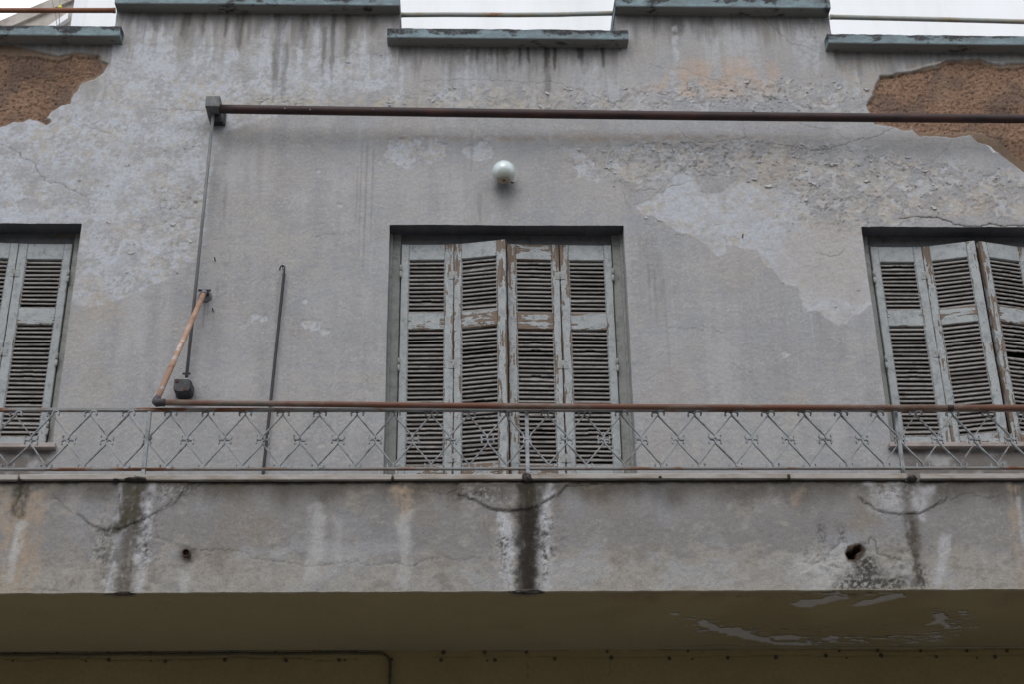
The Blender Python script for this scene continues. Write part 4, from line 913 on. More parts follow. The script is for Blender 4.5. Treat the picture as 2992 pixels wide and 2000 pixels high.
for (x, y, sx_, sz_, sd) in [(402, 1401, .06, .010, 1), (1540, 1396, .026, .022, 2), (2664, 1398, .028, .016, 3), (57, 1404, .008, .014, 4), (1147, 1400, .006, .014, 5), (2304, 1396, .008, .018, 6), (1929, 1397, .008, .006, 7), (338, 1404, .012, .006, 8)]:
    p = at(x, y, FRONT - 0.02); lump('mortar_lump', p[0], FRONT - 0.012, p[2], sx_, 0.022, sz_, sd, M_MORTAR)
# hanging render at the lower edge under the middle posts
for (x, y, sx_, sz_, sd) in [(1540, 1738, .075, .012, 21), (360, 1746, .05, .010, 22)]:
    p = at(x, y, FRONT); lump('render_flake', p[0], FRONT + 0.012, SOFF - 0.004, sx_, 0.02, sz_, sd, M_MORTAR)

# ------------------------------------------------------------------ windows: frames, sills, shutters
def frame(x0, x1, z0, z1, nm):
    fr = H(link(nm, None, loc=((x0 + x1) / 2, 0.12, z0)))
    o = Vector(fr.location)
    def fb(n, a, b, y0, y1, c_, d, mat, bev=0.004, wear=0.1):
        bm = box_bm(a - (a + b) / 2, b - (a + b) / 2, y0 - 0.12, y1 - 0.12, c_ - (c_ + d) / 2, d - (c_ + d) / 2, bev)
        ob = link(n, finish(bm, n, mat), fr, loc=((a + b) / 2 - o.x, 0, (c_ + d) / 2 - o.z)); ob['wear'] = wear
    fb('jamb', x0 - 0.002, x0 + 0.066, 0.118, 0.21, z0, z1 + 0.004, M_FRAME, wear=0.18)
    fb('jamb', x1 - 0.066, x1 + 0.002, 0.118, 0.21, z0, z1 + 0.004, M_FRAME, wear=0.22)
    fb('head', x0 + 0.066, x1 - 0.066, 0.123, 0.21, z1 - 0.078, z1 + 0.004, M_FRAMEX, wear=0.25)
    fb('bead', x0 - 0.002, x0 + 0.016, 0.096, 0.118, z0, z1, M_FRAME, wear=0.3)
    fb('bead', x1 - 0.016, x1 + 0.002, 0.096, 0.118, z0, z1, M_FRAME, wear=0.3)
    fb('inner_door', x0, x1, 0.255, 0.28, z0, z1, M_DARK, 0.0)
    return fr
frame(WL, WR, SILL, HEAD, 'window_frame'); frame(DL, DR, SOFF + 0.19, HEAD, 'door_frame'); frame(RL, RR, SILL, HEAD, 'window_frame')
for a, b in ((WL - 0.03, WR + 0.028), (RL - 0.02, RR + 0.03)):
    H(box('window_sill', a, b, -0.045, 0.20, SILL - 0.028, SILL + 0.002, M_SILL, bev=0.004))

LEAF = 0.3245; TH = 0.036; PITCH_ = 0.0284
bm = bmesh.new()                              # one louvre slat, its front arris rounded
sec = [(-0.0185, -0.0024), (-0.0165, -0.0040), (0.0185, -0.0036), (0.0185, 0.0036), (-0.0165, 0.0040), (-0.0185, 0.0024)]
SW = 0.222
ra = [bm.verts.new((-SW / 2, a, b)) for a, b in sec]; rb = [bm.verts.new((SW / 2, a, b)) for a, b in sec]
for k in range(6): bm.faces.new((ra[k], ra[(k + 1) % 6], rb[(k + 1) % 6], rb[k]))
bm.faces.new(ra[::-1]); bm.faces.new(rb)
slat_me = finish(bm, 'slat', M_SLAT)
# a weathered, frayed one
def frayed(seed):
    bm = bmesh.new(); rr = np.random.RandomState(seed); n = 12; rings = []
    for i in range(n + 1):
        x = -SW / 2 + SW * i / n; e = 0.004 * rr.rand() + (0.010 if 4 < i < 8 and seed % 2 else 0); dz = 0.0005 * rr.randn()
        rings.append([bm.verts.new((x, a + (e if a < 0 else 0), b + dz)) for a, b in sec])
    for A, B in zip(rings[:-1], rings[1:]):
        for k in range(6): bm.faces.new((A[k], A[(k + 1) % 6], B[(k + 1) % 6], B[k]))
    bm.faces.new(rings[0][::-1]); bm.faces.new(rings[-1])
    return finish(bm, 'slat', M_SLAT)
frayed_me = [frayed(s) for s in range(4)]
def board(name, w, t, hgt, mat):
    return finish(box_bm(-w / 2, w / 2, -t / 2, t / 2, -hgt / 2, hgt / 2, 0.0035), name, mat)
bm = box_bm(-0.0155, 0.0155, -0.0015, 0.0015, -0.026, 0.026, 0.0008); hinge_me = None
def hinge_mesh():
    bm = box_bm(-0.031, -0.0015, -0.002, 0.001, -0.026, 0.026, 0.001)
    box_bm(0.0015, 0.031, -0.002, 0.001, -0.026, 0.026, 0.001, bm)
    tube_bm([(0, -0.003, -0.027), (0, -0.003, 0.027)], 0.0042, 8, bm)
    for sx_ in (-1, 1):
        for z in (-0.016, 0.0, 0.016):
            tube_bm([(sx_ * 0.017, 0, z), (sx_ * 0.017, -0.0035, z)], 0.003, 6, bm)
    return finish(bm, 'hinge', M_HINGE)
hinge_me = hinge_mesh()
bm = tube_bm([(0, 0, -0.045), (0, 0, -0.038), (0, 0, -0.003)], 0.0085, 10, radii=[0.004, 0.0085, 0.0085]); tube_bm([(0, 0, 0.0), (0, 0, 0.036), (0, 0, 0.043)], 0.0085, 10, bm, radii=[0.0085, 0.0085, 0.004])
pin_me = finish(bm, 'pin_hinge', M_HINGE)

def shutter(hx, hy, ang, side, marks, wear, single=True, label=None, pin=None, butt=None, topdrop=0.0):
    """leaf hung at (hx, hy); side +1 runs to the right of the hanging edge; marks = z of top, louvre 1 top / end, louvre 2 top / end, bottom"""
    top, a1, b1, a2, b2, bot = marks
    root = H(link('shutter_leaf', None, loc=(hx, hy, bot), rot=(0, 0, ang)))
    if label: root['label'] = label
    def put(n, me, x, z, y=0.0, wr=None, rot=None):
        o = link(n, me, root, loc=(side * x, y, z - bot), rot=rot)
        if wr is not None: o['wear'] = float(wr)
        return o
    ST1, ST2 = 0.047, 0.055
    g = 0.0015
    hh = top - bot
    put('stile', board('stile', ST1 - g, TH, hh, M_STILE), ST1 / 2 + g, (top + bot) / 2, wr=wear[0])
    put('stile', board('stile', ST2 - g, TH, hh - 0.002, M_STILE), LEAF - ST2 / 2 - g, (top + bot) / 2, wr=wear[1])
    rw = LEAF - ST1 - ST2 - 2 * g; rx = ST1 + g + rw / 2
    put('rail', board('rail', rw, TH - 0.004, top - a1, M_RAIL), rx, (top + a1) / 2 - 0.001, wr=wear[2])
    put('rail', board('rail', rw, TH - 0.004, b1 - a2, M_RAIL), rx, (b1 + a2) / 2, wr=wear[3])
    put('rail', board('rail', rw, TH - 0.004, b2 - bot, M_RAIL), rx, (b2 + bot) / 2 + 0.001, wr=wear[4])
    bm = box_bm(-rw / 2 - 0.002, -rw / 2 + 0.009, -0.003, 0.003, -(a1 - b1) / 2, (a1 - b1) / 2)
    rr = random.Random(int(hx * 1000) + side)
    joined = None if single else bmesh.new()
    for (zt, zb) in ((a1, b1), (a2, b2)):
        n = int(round((zt - zb) / PITCH_)); p = (zt - zb) / n
        for k in range(n):
            z = zt - (k + 0.62) * p
            rot = (R_(45 + rr.gauss(0, 1.6)), R_(rr.gauss(0, 0.35)), 0)
            u_ = rr.random()
            if u_ < 0.05 + 0.12 * wear[5]: rot = (R_(45 + rr.gauss(0, 9)), R_(rr.gauss(0, 1.1)), 0)       # loose in its slot
            elif u_ > 0.999 - 0.03 * wear[5] * (wear[5] > 0.22) and single: continue                                      # lost
            if single:
                me_ = slat_me if rr.random() > wear[5] else frayed_me[rr.randrange(4)]
                put('slat', me_, rx, z + rr.gauss(0, 0.0006), 0.0, rr.uniform(0.05, 0.6), rot)
            else:
                mm = Matrix.Translation((side * rx, 0, z - bot)) @ Matrix.Rotation(rot[0], 4, 'X')
                tmp = bmesh.new(); tmp.from_mesh(slat_me); bmesh.ops.transform(tmp, matrix=mm, verts=tmp.verts); t_ = bpy.data.meshes.new('t'); tmp.to_mesh(t_); tmp.free(); joined.from_mesh(t_); bpy.data.meshes.remove(t_)
    if joined is not None:
        o = link('slats', finish(joined, 'slats', M_SLAT), root); o['kind'] = 'stuff'; o['wear'] = 0.3
    # thin bead round the louvre openings
    bm.free()
    for (zt, zb) in ((a1, b1), (a2, b2)):
        for xx in (ST1 + 0.003, LEAF - ST2 - 0.003):
            put('bead', board('bead', 0.006, TH - 0.008, zt - zb, M_STILE), xx, (zt + zb) / 2, wr=0.35)
    for z in (pin or ()):
        put('pin_hinge', pin_me, 0.0, z, -0.024)
    for z in (butt or ()):
        put('hinge', hinge_me, LEAF, z, -0.0195)
    return root
DM = (6.362, 6.253, 5.884, 5.772, 4.888, 3.99)
WM = (6.358, 6.250, 5.912, 5.802, 5.068, SILL + 0.02)
YS = 0.118                                    # leaf centre plane when closed
o1 = shutter(DL + 0.070, YS, R_(-1.2), 1, DM, (.18, .52, .10, .46, .5, .15), pin=(6.17, 5.53, 4.86), butt=(6.14, 5.53, 4.93), label='far left leaf of the balcony door')
x2, y2 = o1.location.x + LEAF * math.cos(R_(-1.2)), YS + LEAF * math.sin(R_(-1.2))
shutter(x2 + 0.001, y2, R_(-11.5), 1, DM, (.50, .62, .28, .55, .6, .25), label='leaf standing proud of the balcony door')
o4 = shutter(DR - 0.070, YS, R_(0.8), -1, DM, (.30, .55, .22, .45, .3, .12), pin=(6.15, 5.53, 4.86), butt=(6.14, 5.53, 4.93))
x3, y3 = o4.location.x - LEAF * math.cos(R_(0.8)), YS - LEAF * math.sin(R_(0.8))
shutter(x3 - 0.001, y3, R_(1.6), -1, DM, (.55, .58, .48, .72, .6, .2), label='leaf with a bare wooden middle rail')
r1 = shutter(RL + 0.068, YS, R_(-0.3), 1, WM, (.12, .32, .12, .40, .35, .08), pin=(6.14, 5.55), butt=(6.15, 5.61, 5.16))
x2, y2 = r1.location.x + LEAF * math.cos(R_(-.3)), YS + LEAF * math.sin(R_(-.3))
shutter(x2 + 0.001, y2, R_(-14.5), 1, WM, (.55, .42, .18, .55, .6, .15), label='shutter leaf pushed outward with curling paint')
r4 = shutter(RR - 0.068, YS, R_(0.0), -1, WM, (.2, .4, .2, .4, .4, .1), single=False)
x3 = r4.location.x - LEAF
shutter(x3 - 0.004, YS, R_(14.0), -1, WM, (.45, .60, .25, .55, .5, .75), label='shutter leaf with broken slats')
l4 = shutter(WR - 0.068, YS, R_(0.8), -1, WM, (.25, .30, .12, .38, .2, .1), pin=(6.13, 5.56, 5.12), butt=(6.15, 5.61, 5.16))
x3, y3 = l4.location.x - LEAF * math.cos(R_(.8)), YS - LEAF * math.sin(R_(.8))
shutter(x3 - 0.001, y3, R_(6), -1, WM, (.3, .4, .12, .3, .3, .1))
l1 = shutter(WL + 0.068, YS, 0, 1, WM, (.2, .3, .2, .3, .3, .1), single=False)
shutter(WL + 0.069 + LEAF, YS, R_(-5), 1, WM, (.2, .3, .2, .3, .3, .1), single=False)

# drain spout through the parapet
p = at(545, 1620, FRONT)
bm = bmesh.new(); seg = 18
rings = []
for r, y in ((0.019, 0.06), (0.019, -0.026), (0.015, -0.026), (0.015, 0.06)):
    rings.append([bm.verts.new((r * math.cos(2 * math.pi * k / seg), y, r * math.sin(2 * math.pi * k / seg))) for k in range(seg)])
for A, B in zip(rings[:-1], rings[1:]):
    for k in range(seg):
        f = bm.faces.new((A[k], A[(k + 1) % seg], B[(k + 1) % seg], B[k])); f.smooth = True
M_SPOUT = blotched('rusty_spout', [(0.3, lin(52, 40, 36)), (0.6, lin(84, 62, 54))], 40, 0.7)
H(link('drain_spout', finish(bm, 'drain_spout', M_SPOUT), loc=(p[0], FRONT, p[2]), rot=(R_(6), 0, R_(3))))
bm = tube_bm([(0, 0.0, 0), (0, -0.03, 0.004)], 0.004, 8)
nail_me = finish(bm, 'nail', M_ROLLER)
for x, y in ((628, 758), (622, 906), (2170, 690)):
    p = at(x, y, -0.01); H(link('nail', nail_me, loc=(p[0], 0.002, p[2])))

# ================================================================== RAILING
rail = thing('balcony_railing', 'low wrought iron balcony railing of crossed scrolls in flaking grey paint', 'railing', (0.32, FRONT + 0.01, MB + 0.03))
RX, RY, RZ = rail.location
def RB(n, a, b, y0, y1, z0, z1, mat, bev=0.002):
    bm = box_bm(-(b - a) / 2, (b - a) / 2, -(y1 - y0) / 2, (y1 - y0) / 2, -(z1 - z0) / 2, (z1 - z0) / 2, bev)
    return link(n, finish(bm, n, mat), rail, loc=((a + b) / 2 - RX, (y0 + y1) / 2 - RY, (z0 + z1) / 2 - RZ))
yc = FRONT + 0.012
RB('top_rail', -3.6, 4.2, yc - 0.011, yc + 0.011, 4.719, 4.736, M_RAILTOP)
RB('bottom_rail', -3.6, 4.2, yc - 0.011, yc + 0.011, 4.404, 4.415, M_RAILTOP)
posts = [-1.557, 0.322, 2.188]
for x in posts:
    RB('post', x - 0.0095, x + 0.0095, yc - 0.0105, yc + 0.0105, MB + 0.02, 4.717, M_RAILING)
PT = 0.1855; HB = 0.119; RC = 0.0165
def scroll_mesh(mirror):
    pts = []
    n = Vector((PT / 4 - 0.001, HB / 2))
    # from the middle outwards to the upper end; the lower half is its half-turn
    p0 = Vector((0, 0)); p1 = Vector((n.x - 0.0085, n.y - 0.014)); p2 = n + Vector((0, 0.001))
    up = [p0, p0.lerp(p1, 0.5), p1]
    for t in (0.35, 0.7, 1.0):
        a = p1.lerp(Vector((n.x, n.y - 0.005)), t); b = Vector((n.x, n.y - 0.005)).lerp(p2, t); up.append(a.lerp(b, t))
    cen = n + Vector((RC, 0.002))
    for d in range(160, -36, -19):
        r = RC * (1.0 if d > 40 else 1.0 - 0.12 * (40 - d) / 70.0)
        up.append(cen + Vector((math.cos(R_(d)), math.sin(R_(d)))) * r)
    path = [-p for p in up[:0:-1]] + up
    if mirror: path = [Vector((-p.x, p.y)) for p in path]
    bm = bmesh.new(); rings = []; T, Dp = 0.0026, 0.0072
    for i, p in enumerate(path):
        t = (path[min(i + 1, len(path) - 1)] - path[max(i - 1, 0)]).normalized(); nn = Vector((-t.y, t.x))
        k = 1.5 if i in (0, len(path) - 1) else (1.2 if i < 9 or i > len(path) - 10 else 1.0)
        rings.append([bm.verts.new((p.x + nn.x * s * T * k, d * Dp, p.y + nn.y * s * T * k)) for s, d in ((-1, -1), (1, -1), (1, 1), (-1, 1))])
    for A, B in zip(rings[:-1], rings[1:]):
        for k in range(4): bm.faces.new((A[k], A[(k + 1) % 4], B[(k + 1) % 4], B[k]))
    bm.faces.new(rings[0][::-1]); bm.faces.new(rings[-1])
    return finish(bm, 'scroll_bar', M_RAILING)
sc_me = [scroll_mesh(False), scroll_mesh(True)]
rr = random.Random(3)
tops = []
for base in (posts[0] - 1.8775, posts[0], posts[1], posts[2]):
    tops += [base + 0.105 + PT * k for k in range(10)]
tops = [t for t in tops if -2.75 < t < 3.4]
for t in tops:
    for row, zmid in enumerate((4.6415, 4.4885)):
        # a bar falls away to each side of the top knot
        j = rr.gauss(0, 0.0012)
        for s in (-1, 1):
            o = link('scroll_bar', sc_me[0 if (s < 0) == (row == 0) else 1], rail, loc=(t + s * PT / 4 - RX + j, yc - RY + (0.0035 if s > 0 else -0.0035), zmid - RZ + rr.gauss(0, 0.0008)))
            o.rotation_euler = (R_(rr.gauss(0, 0.8)), R_(rr.gauss(0, 0.9)), R_(rr.gauss(0, 1.2)))

# ================================================================== AWNING FRAME
yr = -0.15
pl = at(640, 318, yr); prr = at(2992, 344, yr)
aw = thing('awning_frame', 'bare awning frame with brown roller tube and rusty front bar', 'awning frame', (pl[0], 0, pl[2]))
AO = Vector(aw.location)
def A(o): o.parent = aw; o.matrix_parent_inverse = Matrix.Translation(AO).inverted(); return o
sl = (prr[2] - pl[2]) / (prr[0] - pl[0])
n = 40; xe = 4.9
bm_pts = [(pl[0] + 0.004 + (xe - pl[0]) * k / n, yr, pl[2] + sl * (xe - pl[0]) * k / n - 0.012 * math.sin(math.pi * k / n)) for k in range(n + 1)]
A(tube('roller_tube', bm_pts, 0.0285, M_ROLLER, seg=20))
for k, (x, dz) in enumerate([(832, 0.028), (906, 0.012), (1090, 0.03)]):
    p = at(x, 318 + (x - 640) * 0.0115, yr - 0.027)                     # specks of old paint
    bm = bmesh.new(); bmesh.ops.create_icosphere(bm, subdivisions=1, radius=0.0035)
    for v in bm.verts: v.co.y *= 0.3; v.co.z *= 1.5
    A(link('paint_speck', finish(bm, 'paint_speck', M_HINGE), loc=(p[0], yr - 0.0275, p[2] + dz * 0.4)))
# end bracket: square casing with a hollow underside
bx0, bx1 = at(599, 318, yr - .03)[0], at(641, 318, yr - .03)[0]
zb0, zb1 = 7.178, 7.262
bm = box_bm(bx0, bx1, -0.19, -0.02, zb0, zb1, 0.006)
A(link('end_bracket', finish(bm, 'end_bracket', M_GALV)))
A(box('bracket_plate', bx0 + 0.006, bx1 + 0.012, -0.022, 0.004, zb0 - 0.012, zb1 + 0.004, M_BLACKBOX, bev=0.004))
A(tube('bracket_collar', [(bx1 - 0.002, yr, pl[2]), (bx1 + 0.022, yr, pl[2])], 0.022, M_GALV, seg=18))
A(tube('gear_boss', [((bx0 + bx1) / 2 + 0.012, -0.085, zb0 + 0.01), ((bx0 + bx1) / 2 + 0.012, -0.085, zb0 - 0.028)], 0.026, M_BLACKBOX, seg=16))
s0 = at(622, 345, -0.12); s1 = at(545, 1104, -0.055)
A(tube('drive_shaft', [(s0[0], -0.12, s0[2] + 0.02), ((s0[0] * .6 + s1[0] * .4), -0.095, s0[2] * .6 + s1[2] * .4), (s1[0], -0.055, s1[2])], 0.0098, M_GREYMET, seg=12))
A(tube('shaft_bolt', [(s1[0] - 0.024, -0.057, s1[2] + 0.022), (s1[0] + 0.022, -0.057, s1[2] + 0.022)], 0.006, M_BLACKBOX, seg=8))
# gear case: rounded black box on the wall
gx0, gx1 = at(509, 1130, -.06)[0], at(562, 1130, -.06)[0]
gz0, gz1 = at(536, 1168, 0)[2], at(536, 1108, -.09)[2]
bm = bmesh.new(); seg = 14
prof = [(-1, 1), (0.55, 1), (0.85, 0.9), (1, 0.62), (1, -0.5), (0.82, -0.85), (0.45, -1), (-0.5, -1), (-0.86, -0.8), (-1, -0.4)]
gcx, gcz, gw_, gh_ = (gx0 + gx1) / 2, (gz0 + gz1) / 2, (gx1 - gx0) / 2, (gz1 - gz0) / 2
R1 = [bm.verts.new((gcx + a * gw_, 0.0, gcz + b * gh_)) for a, b in prof]; R2 = [bm.verts.new((gcx + a * gw_ * .97, -0.085, gcz + b * gh_ * .97)) for a, b in prof]; R3 = [bm.verts.new((gcx + a * gw_ * .86, -0.095, gcz + b * gh_ * .86)) for a, b in prof]
for P_, Q_ in ((R1, R2), (R2, R3)):
    for k in range(len(prof)): bm.faces.new((P_[k], P_[(k + 1) % len(prof)], Q_[(k + 1) % len(prof)], Q_[k]))
bm.faces.new(R3); bm.faces.new(R1[::-1])
A(link('gear_case', finish(bm, 'gear_case', M_BLACKBOX)))
M_BOLT = blotched('rust_bolt', [(0.3, lin(64, 40, 34)), (0.7, lin(92, 56, 46))], 50, 0.8)
for a, b in ((-0.62, 0.62), (0.3, -0.66)):
    A(tube('case_bolt', [(gcx + a * gw_, -0.09, gcz + b * gh_), (gcx + a * gw_, -0.101, gcz + b * gh_)], 0.010, M_BOLT, seg=10))
# arm from the wall plate down to the front bar
yb = FRONT - 0.028
e = at(455, 1178, yb); wpt = at(597, 853, -0.05)
A(tube('pivot_plate', [(at(601, 866, 0)[0], 0.002, at(601, 866, 0)[2]), (at(601, 866, 0)[0], -0.012, at(601, 866, 0)[2])], 0.038, M_GALV, seg=20))
pv = Vector((wpt[0], -0.05, wpt[2])); ev = Vector((e[0], yb, e[2])); dv = (ev - pv).normalized()
A(tube('pivot_lug', [(wpt[0] + 0.012, -0.005, wpt[2] + 0.01), (wpt[0] + 0.004, -0.048, wpt[2] + 0.008)], 0.014, M_IRON, seg=10))
A(tube('pivot_bolt', [(wpt[0] - 0.036, -0.05, wpt[2] + 0.012), (wpt[0] + 0.038, -0.05, wpt[2] + 0.012)], 0.007, M_IRON, seg=8))
A(tube('arm_socket', [pv - dv * 0.012, pv + dv * 0.045], 0.0175, M_GALV, seg=16))
A(tube('arm', [pv + dv * 0.03, pv.lerp(ev, 0.5), ev - dv * 0.02], 0.0150, M_ARM, seg=16))
el = [ev - dv * 0.05, ev - dv * 0.028, ev - dv * 0.008, ev + Vector((0.006, -0.002, -0.004)), ev + Vector((0.024, 0, 0)), ev + Vector((0.046, 0, -0.001))]
A(tube('elbow', el, 0.021, M_IRON, seg=16, radii=[0.0185, 0.0205, 0.0205, 0.0205, 0.0205, 0.0205]))
bar = []
for x, y in ((455, 1178), (620, 1180), (900, 1182.5), (1200, 1186), (1500, 1188.6), (1900, 1191), (2300, 1192.5), (2785, 1193.5)):
    p = at(x, y, yb); bar.append((p[0], yb, p[2]))
bar[0] = tuple(ev)
A(tube('front_bar', bar, 0.0152, M_RUSTBAR, seg=18))
j = Vector(bar[-1]); p = at(2992, 1193, yb)
A(tube('bar_joint', [j + Vector((-0.03, 0, 0)), j + Vector((0.004, 0, 0))], 0.0158, M_ROLLER, seg=18))
A(tube('front_bar', [j, (4.3, yb, p[2])], 0.0163, M_RUSTBAR, seg=18))

# ================================================================== GLOBE LAMP
lc = at(1472, 503, -0.088)
lamp = thing('globe_lamp', 'round white glass globe lamp on the wall above the balcony door', 'lamp', (lc[0], 0, lc[2]))
prof = [(0.0005, -0.0745)] + [(0.0745 * math.cos(a), 0.0745 * math.sin(a)) for a in np.linspace(-math.pi / 2 + 0.12, math.pi / 2 - 0.12, 22)] + [(0.0005, 0.0745)]
link('globe', finish(lathe_bm(prof, 40), 'globe', M_OPAL, True), lamp, loc=(0, -0.088, 0))
link('wall_base', finish(lathe_bm([(0.030, -0.004), (0.030, 0.010), (0.026, 0.02), (0.024, 0.06)], 28, 'Y'), 'wall_base', M_GALV), lamp, loc=(0, 0, 0.025))
p = at(1472, 530, -0.16)
link('rusty_tip', finish(lathe_bm([(0.008, 0.004), (0.008, -0.001), (0.005, -0.004), (0.002, -0.006)], 12), 'rusty_tip', M_BOLT), lamp, loc=(0.0, -0.106, -0.0715), rot=(R_(-14), 0, 0))
link('side_screw', finish(tube_bm([(0.045, -0.045, -0.045), (0.064, -0.046, -0.050)], 0.0045, 8), 'side_screw', M_IRON), lamp)

# ================================================================== CRANK ROD ON ITS HOOK
ct = at(830, 800, -0.035); cb = at(768, 1392, -0.035)
ck = thing('crank_rod', 'thin dark brown crank rod with hooked end hanging on the wall', 'rod', (cb[0], 0, cb[2] - 0.7))
def K(o): o.parent = ck; o.matrix_parent_inverse = Matrix.Translation(ck.location).inverted(); return o
dirn = (Vector(ct) - Vector(cb)).normalized()
K(tube('rod', [tuple(Vector(cb) - dirn * 0.7), cb, ct], 0.0090, M_CRANK, seg=12))
hook = [Vector(ct) - dirn * 0.002]
hook.append(Vector(ct) + dirn * 0.03)
cc = Vector(ct) + dirn * 0.042 + Vector((-0.0135, 0, 0))
for d in range(0, 200, 25): hook.append(cc + Vector((math.cos(R_(d)) * 0.0135, 0, math.sin(R_(d)) * 0.0155)))
hook.append(hook[-1] + Vector((-0.002, 0, -0.016)))
K(tube('hook', [tuple(v) for v in hook], 0.0046, M_CRANK, seg=10))
K(tube('wall_pin', [(cc.x, 0.004, cc.z + 0.008), (cc.x, -0.05, cc.z + 0.010)], 0.003, M_ROLLER, seg=8))

# ================================================================== ROOF RAILS between the tall parapet pieces
def roof_rail(pts, r, mat, label):
    P = [at(x, y, 0.12) for x, y in pts]
    t = thing('roof_rail', label, 'railing', (P[0][0], 0.12, P[0][2]), 'pipes closing the gaps of the roof parapet')
    def RR_(o): o.parent = t; o.matrix_parent_inverse = Matrix.Translation(t.location).inverted(); return o
    RR_(tube('pipe', [tuple(p) for p in P], r, mat, seg=14))
    for k in (0, -1):
        q = P[k]; s = 1 if k == 0 else -1
        RR_(tube('end_flange', [(q[0] - s * 0.002, q[1], q[2]), (q[0] + s * 0.014, q[1], q[2])], r * 1.12, mat, seg=14))
    return t
roof_rail([(-400, 29), (0, 30), (200, 30), (336, 30)], 0.0175, M_ROOFRAIL_R, 'rust-brown pipe rail in the parapet gap beside the sky')
roof_rail([(1170, 43), (1300, 42), (1500, 43), (1632, 42), (1700, 40), (1797, 38)], 0.0165, M_ROOFRAIL_G, 'grey-green pipe rail in the parapet gap above the balcony door')
roof_rail([(2426, 49), (2650, 54), (2850, 59), (2992, 63), (3400, 73)], 0.0170, M_ROOFRAIL_G, 'rust-speckled pipe rail in the parapet gap above the fallen plaster')

# ================================================================== CABLE under the balcony
cab = thing('cable', 'thin painted cable clipped along the soffit edge and bending down the wall', 'cable', (-1.0, -0.01, SOFF - 0.02))
def CB(o): o.parent = cab; o.matrix_parent_inverse = Matrix.Translation(cab.location).inverted(); return o
pts = []
for x in (-350, -100, 0, 120, 250, 380, 450, 560, 700, 800, 900, 1000, 1060):
    p = at(x, 1903, -0.008); pts.append((p[0], -0.012, SOFF - 0.016 + 0.003 * math.sin(x * 0.021)))
z0 = pts[-1][2]; xb = at(1139, 1990, -0.008)[0]; r0 = 0.06
xs_ = xb - r0
pts.append((xs_ - 0.02, -0.008, z0))
for d in range(90, -1, -15): pts.append((xs_ + r0 * math.cos(R_(d)), -0.008, z0 - r0 + r0 * math.sin(R_(d))))
pts.append((xb, -0.008, z0 - 0.4)); pts.append((xb - 0.01, -0.008, z0 - 1.2))
CB(tube('cable_run', pts, 0.0075, M_CABLE, seg=10))
bm = box_bm(-0.006, 0.006, -0.009, 0.004, -0.010, 0.009, 0.002); clip_me = finish(bm, 'clip', M_CABLE)
for x in (46, 168, 315, 442, 556, 675, 806, 918, 1040):
    p = at(x, 1903, -0.008); CB(link('clip', clip_me, loc=(p[0], -0.007, SOFF - 0.012)))
CB(link('clip', clip_me, loc=(xb, -0.007, z0 - 0.12), rot=(0, R_(90), 0)))

# ================================================================== BUILDINGS BEHIND
YB = 9.0
a = at(252, 40, YB); z_lo, z_hi = 5.0, 26.0
wb = thing('white_building', 'plain white rendered building rising behind the parapet', 'building', (12, YB, 0))
def WBk(o): o.parent = wb; o.matrix_parent_inverse = Matrix.Translation(wb.location).inverted(); return o
s_ = at(192, 40, YB + 0.6)
bm = bmesh.new()
outl = [(a[0], YB), (26, YB), (26, YB + 9), (s_[0], YB + 9), (s_[0], YB + 0.9)]
lo = [bm.verts.new((x, y, 0)) for x, y in outl]; hi = [bm.verts.new((x, y, z_hi)) for x, y in outl]
for k in range(5): bm.faces.new((lo[k], lo[(k + 1) % 5], hi[(k + 1) % 5], hi[k]))
bm.faces.new(hi); bm.faces.new(lo[::-1])
WBk(link('rendered_wall', finish(bm, 'rendered_wall', M_WHITE)))
WBk(box('roof_edge', a[0], 26.1, YB - 0.12, YB + 9, z_hi + 0.003, z_hi + 0.35, M_WHITE))
# concrete building with a raking top, further left
YC = 12.0
gb = thing('concrete_building', 'brownish concrete building with a sloping roof edge against the sky', 'building', (-9, YC, 0))
def GB(o): o.parent = gb; o.matrix_parent_inverse = Matrix.Translation(gb.location).inverted(); return o
A0, B0 = at(165, -2, YC), at(0, 68, YC)
d_ = (A0 - B0); P0 = A0 + d_ * 1.6; P1 = B0 - d_ * 1.2
def prism(name, pts, y0, y1, mat):
    bm = bmesh.new(); f = [bm.verts.new((x, y0, z)) for x, z in pts]; b = [bm.verts.new((x, y1, z)) for x, z in pts]; n = len(pts)
    bm.faces.new(f); bm.faces.new(b[::-1])
    for k in range(n): bm.faces.new((f[k], f[(k + 1) % n], b[(k + 1) % n], b[k]))
    return link(name, finish(bm, name, mat))
GB(prism('gable_wall', [(P1[0], 0), (P0[0], 0), (P0[0], P0[2]), (P1[0], P1[2])], YC, YC + 4, M_CONC))
def off(p, k): return (p[0], p[2] - k)
GB(prism('verge_band', [off(P1, 0.22), off(P0, 0.22), off(P0, -0.003), off(P1, -0.003)], YC - 0.06, YC - 0.002, M_CONC))
u0, u1 = at(140, 78, YC - .1), at(200, 38, YC - .1)
GB(prism('white_strip', [(u0[0], u0[2] - .10), (u1[0], u1[2] - .10), (u1[0], u1[2] + .03), (u0[0], u0[2] + .03)], YC - 0.10, YC - 0.003, M_WHITE))
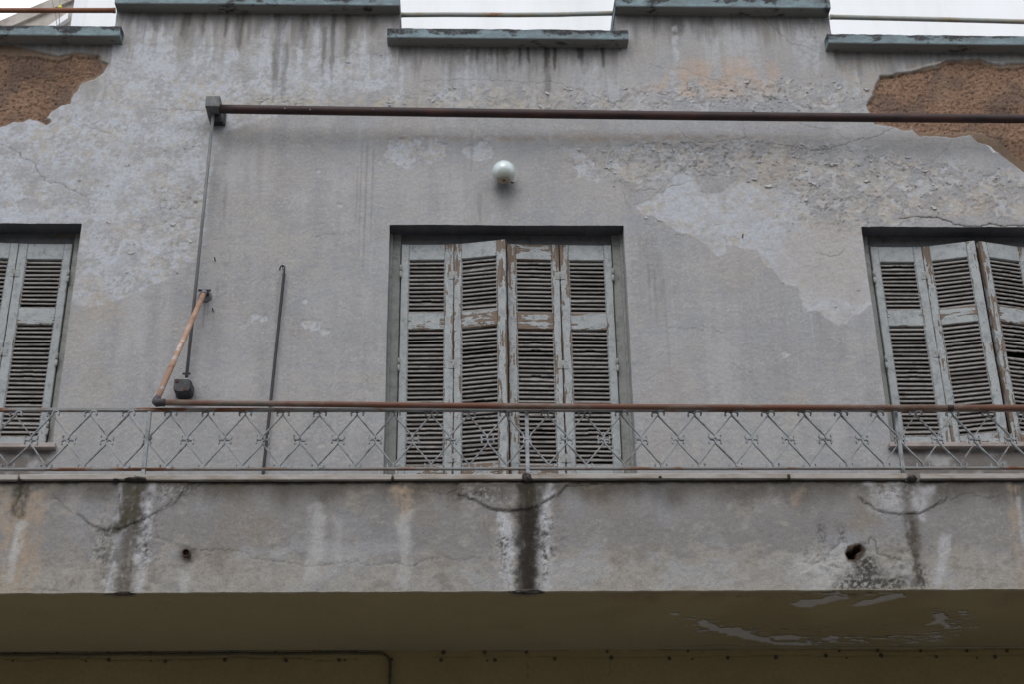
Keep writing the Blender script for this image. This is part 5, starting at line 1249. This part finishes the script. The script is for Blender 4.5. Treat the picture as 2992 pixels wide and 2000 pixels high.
# wire with a yellow tag
wire = thing('wire', 'thin wire with a yellow plastic tag hanging behind the roof rail', 'wire', tuple(at(175, 10, 1.0)))
def WI(o): o.parent = wire; o.matrix_parent_inverse = Matrix.Translation(wire.location).inverted(); return o
WI(tube('strand', [tuple(at(x, y, 1.0)) for x, y in ((140, -30), (152, 0), (162, 40), (166, 72), (168, 110))], 0.0022, M_GREYMET, seg=6))
WI(tube('strand', [tuple(at(x, y, 1.0)) for x, y in ((176, -30), (175, 0), (174, 40), (173, 72), (172, 110))], 0.0026, M_GREYMET, seg=6))
p = at(176, 18, 1.0)
bm = bmesh.new(); vs = [bm.verts.new((x, y, z)) for y in (-0.004, 0.004) for x, z in ((-0.016, -0.010), (0.016, -0.010), (0.010, 0.004), (0, 0.014), (-0.010, 0.004))]
bm.faces.new(vs[:5]); bm.faces.new(vs[9:4:-1])
for k in range(5): bm.faces.new((vs[k], vs[(k + 1) % 5], vs[5 + (k + 1) % 5], vs[5 + k]))
WI(link('tag', finish(bm, 'tag', M_TAG), loc=tuple(p)))

# ================================================================== STREET
def flat(name, x0, x1, y0, y1, z, mat):
    bm = bmesh.new(); v = [bm.verts.new(q) for q in ((x0, y0, z), (x1, y0, z), (x1, y1, z), (x0, y1, z))]; bm.faces.new(v)
    o = link(name, finish(bm, name, mat)); o['kind'] = 'structure'; return o
flat('ground', -300, 300, -300, 300, -0.004, M_PAVE)
flat('road', -300, 300, -9.5, -3.0, 0.0, M_ASPHALT)
o = box('pavement', -60, 60, -3.0, -0.21, 0.001, 0.13, M_PAVE, bev=0.01); o['kind'] = 'structure'

# ================================================================== HOUSE ACROSS THE STREET (behind the viewer; its skyline shows in the globe lamp)
oh = thing('opposite_house', 'plain beige two-storey house across the street, mirrored in the globe lamp', 'house', (0, -13.5, 0))
def OH(o): o.parent = oh; o.matrix_parent_inverse = Matrix.Translation(oh.location).inverted(); return o
M_BEIGE = blotched('beige_render', [(0.3, (0.26, 0.245, 0.22)), (0.6, (0.33, 0.315, 0.285))], 1.5, 0.9)
OH(box('wall', -22, 22, -21, -13.5, 0.0, 9.3, M_BEIGE))
OH(box('cornice', -22.2, 22.2, -21.2, -13.25, 9.303, 9.6, M_BEIGE, bev=0.03))
OH(box('stair_tower', -5.0, 1.5, -20, -15, 9.603, 11.4, M_BEIGE, bev=0.02))
for k in range(9):
    for z0 in (1.0, 5.3):
        x = -19 + k * 4.75
        w = OH(box('window', x - 0.6, x + 0.6, -13.56, -13.44, z0, z0 + 1.7, M_HINGE, bev=0.01))
        bm = box_bm(-0.5, 0.5, 0.061, 0.066, -0.75, 0.75); link('pane', finish(bm, 'pane', M_DARK), w)
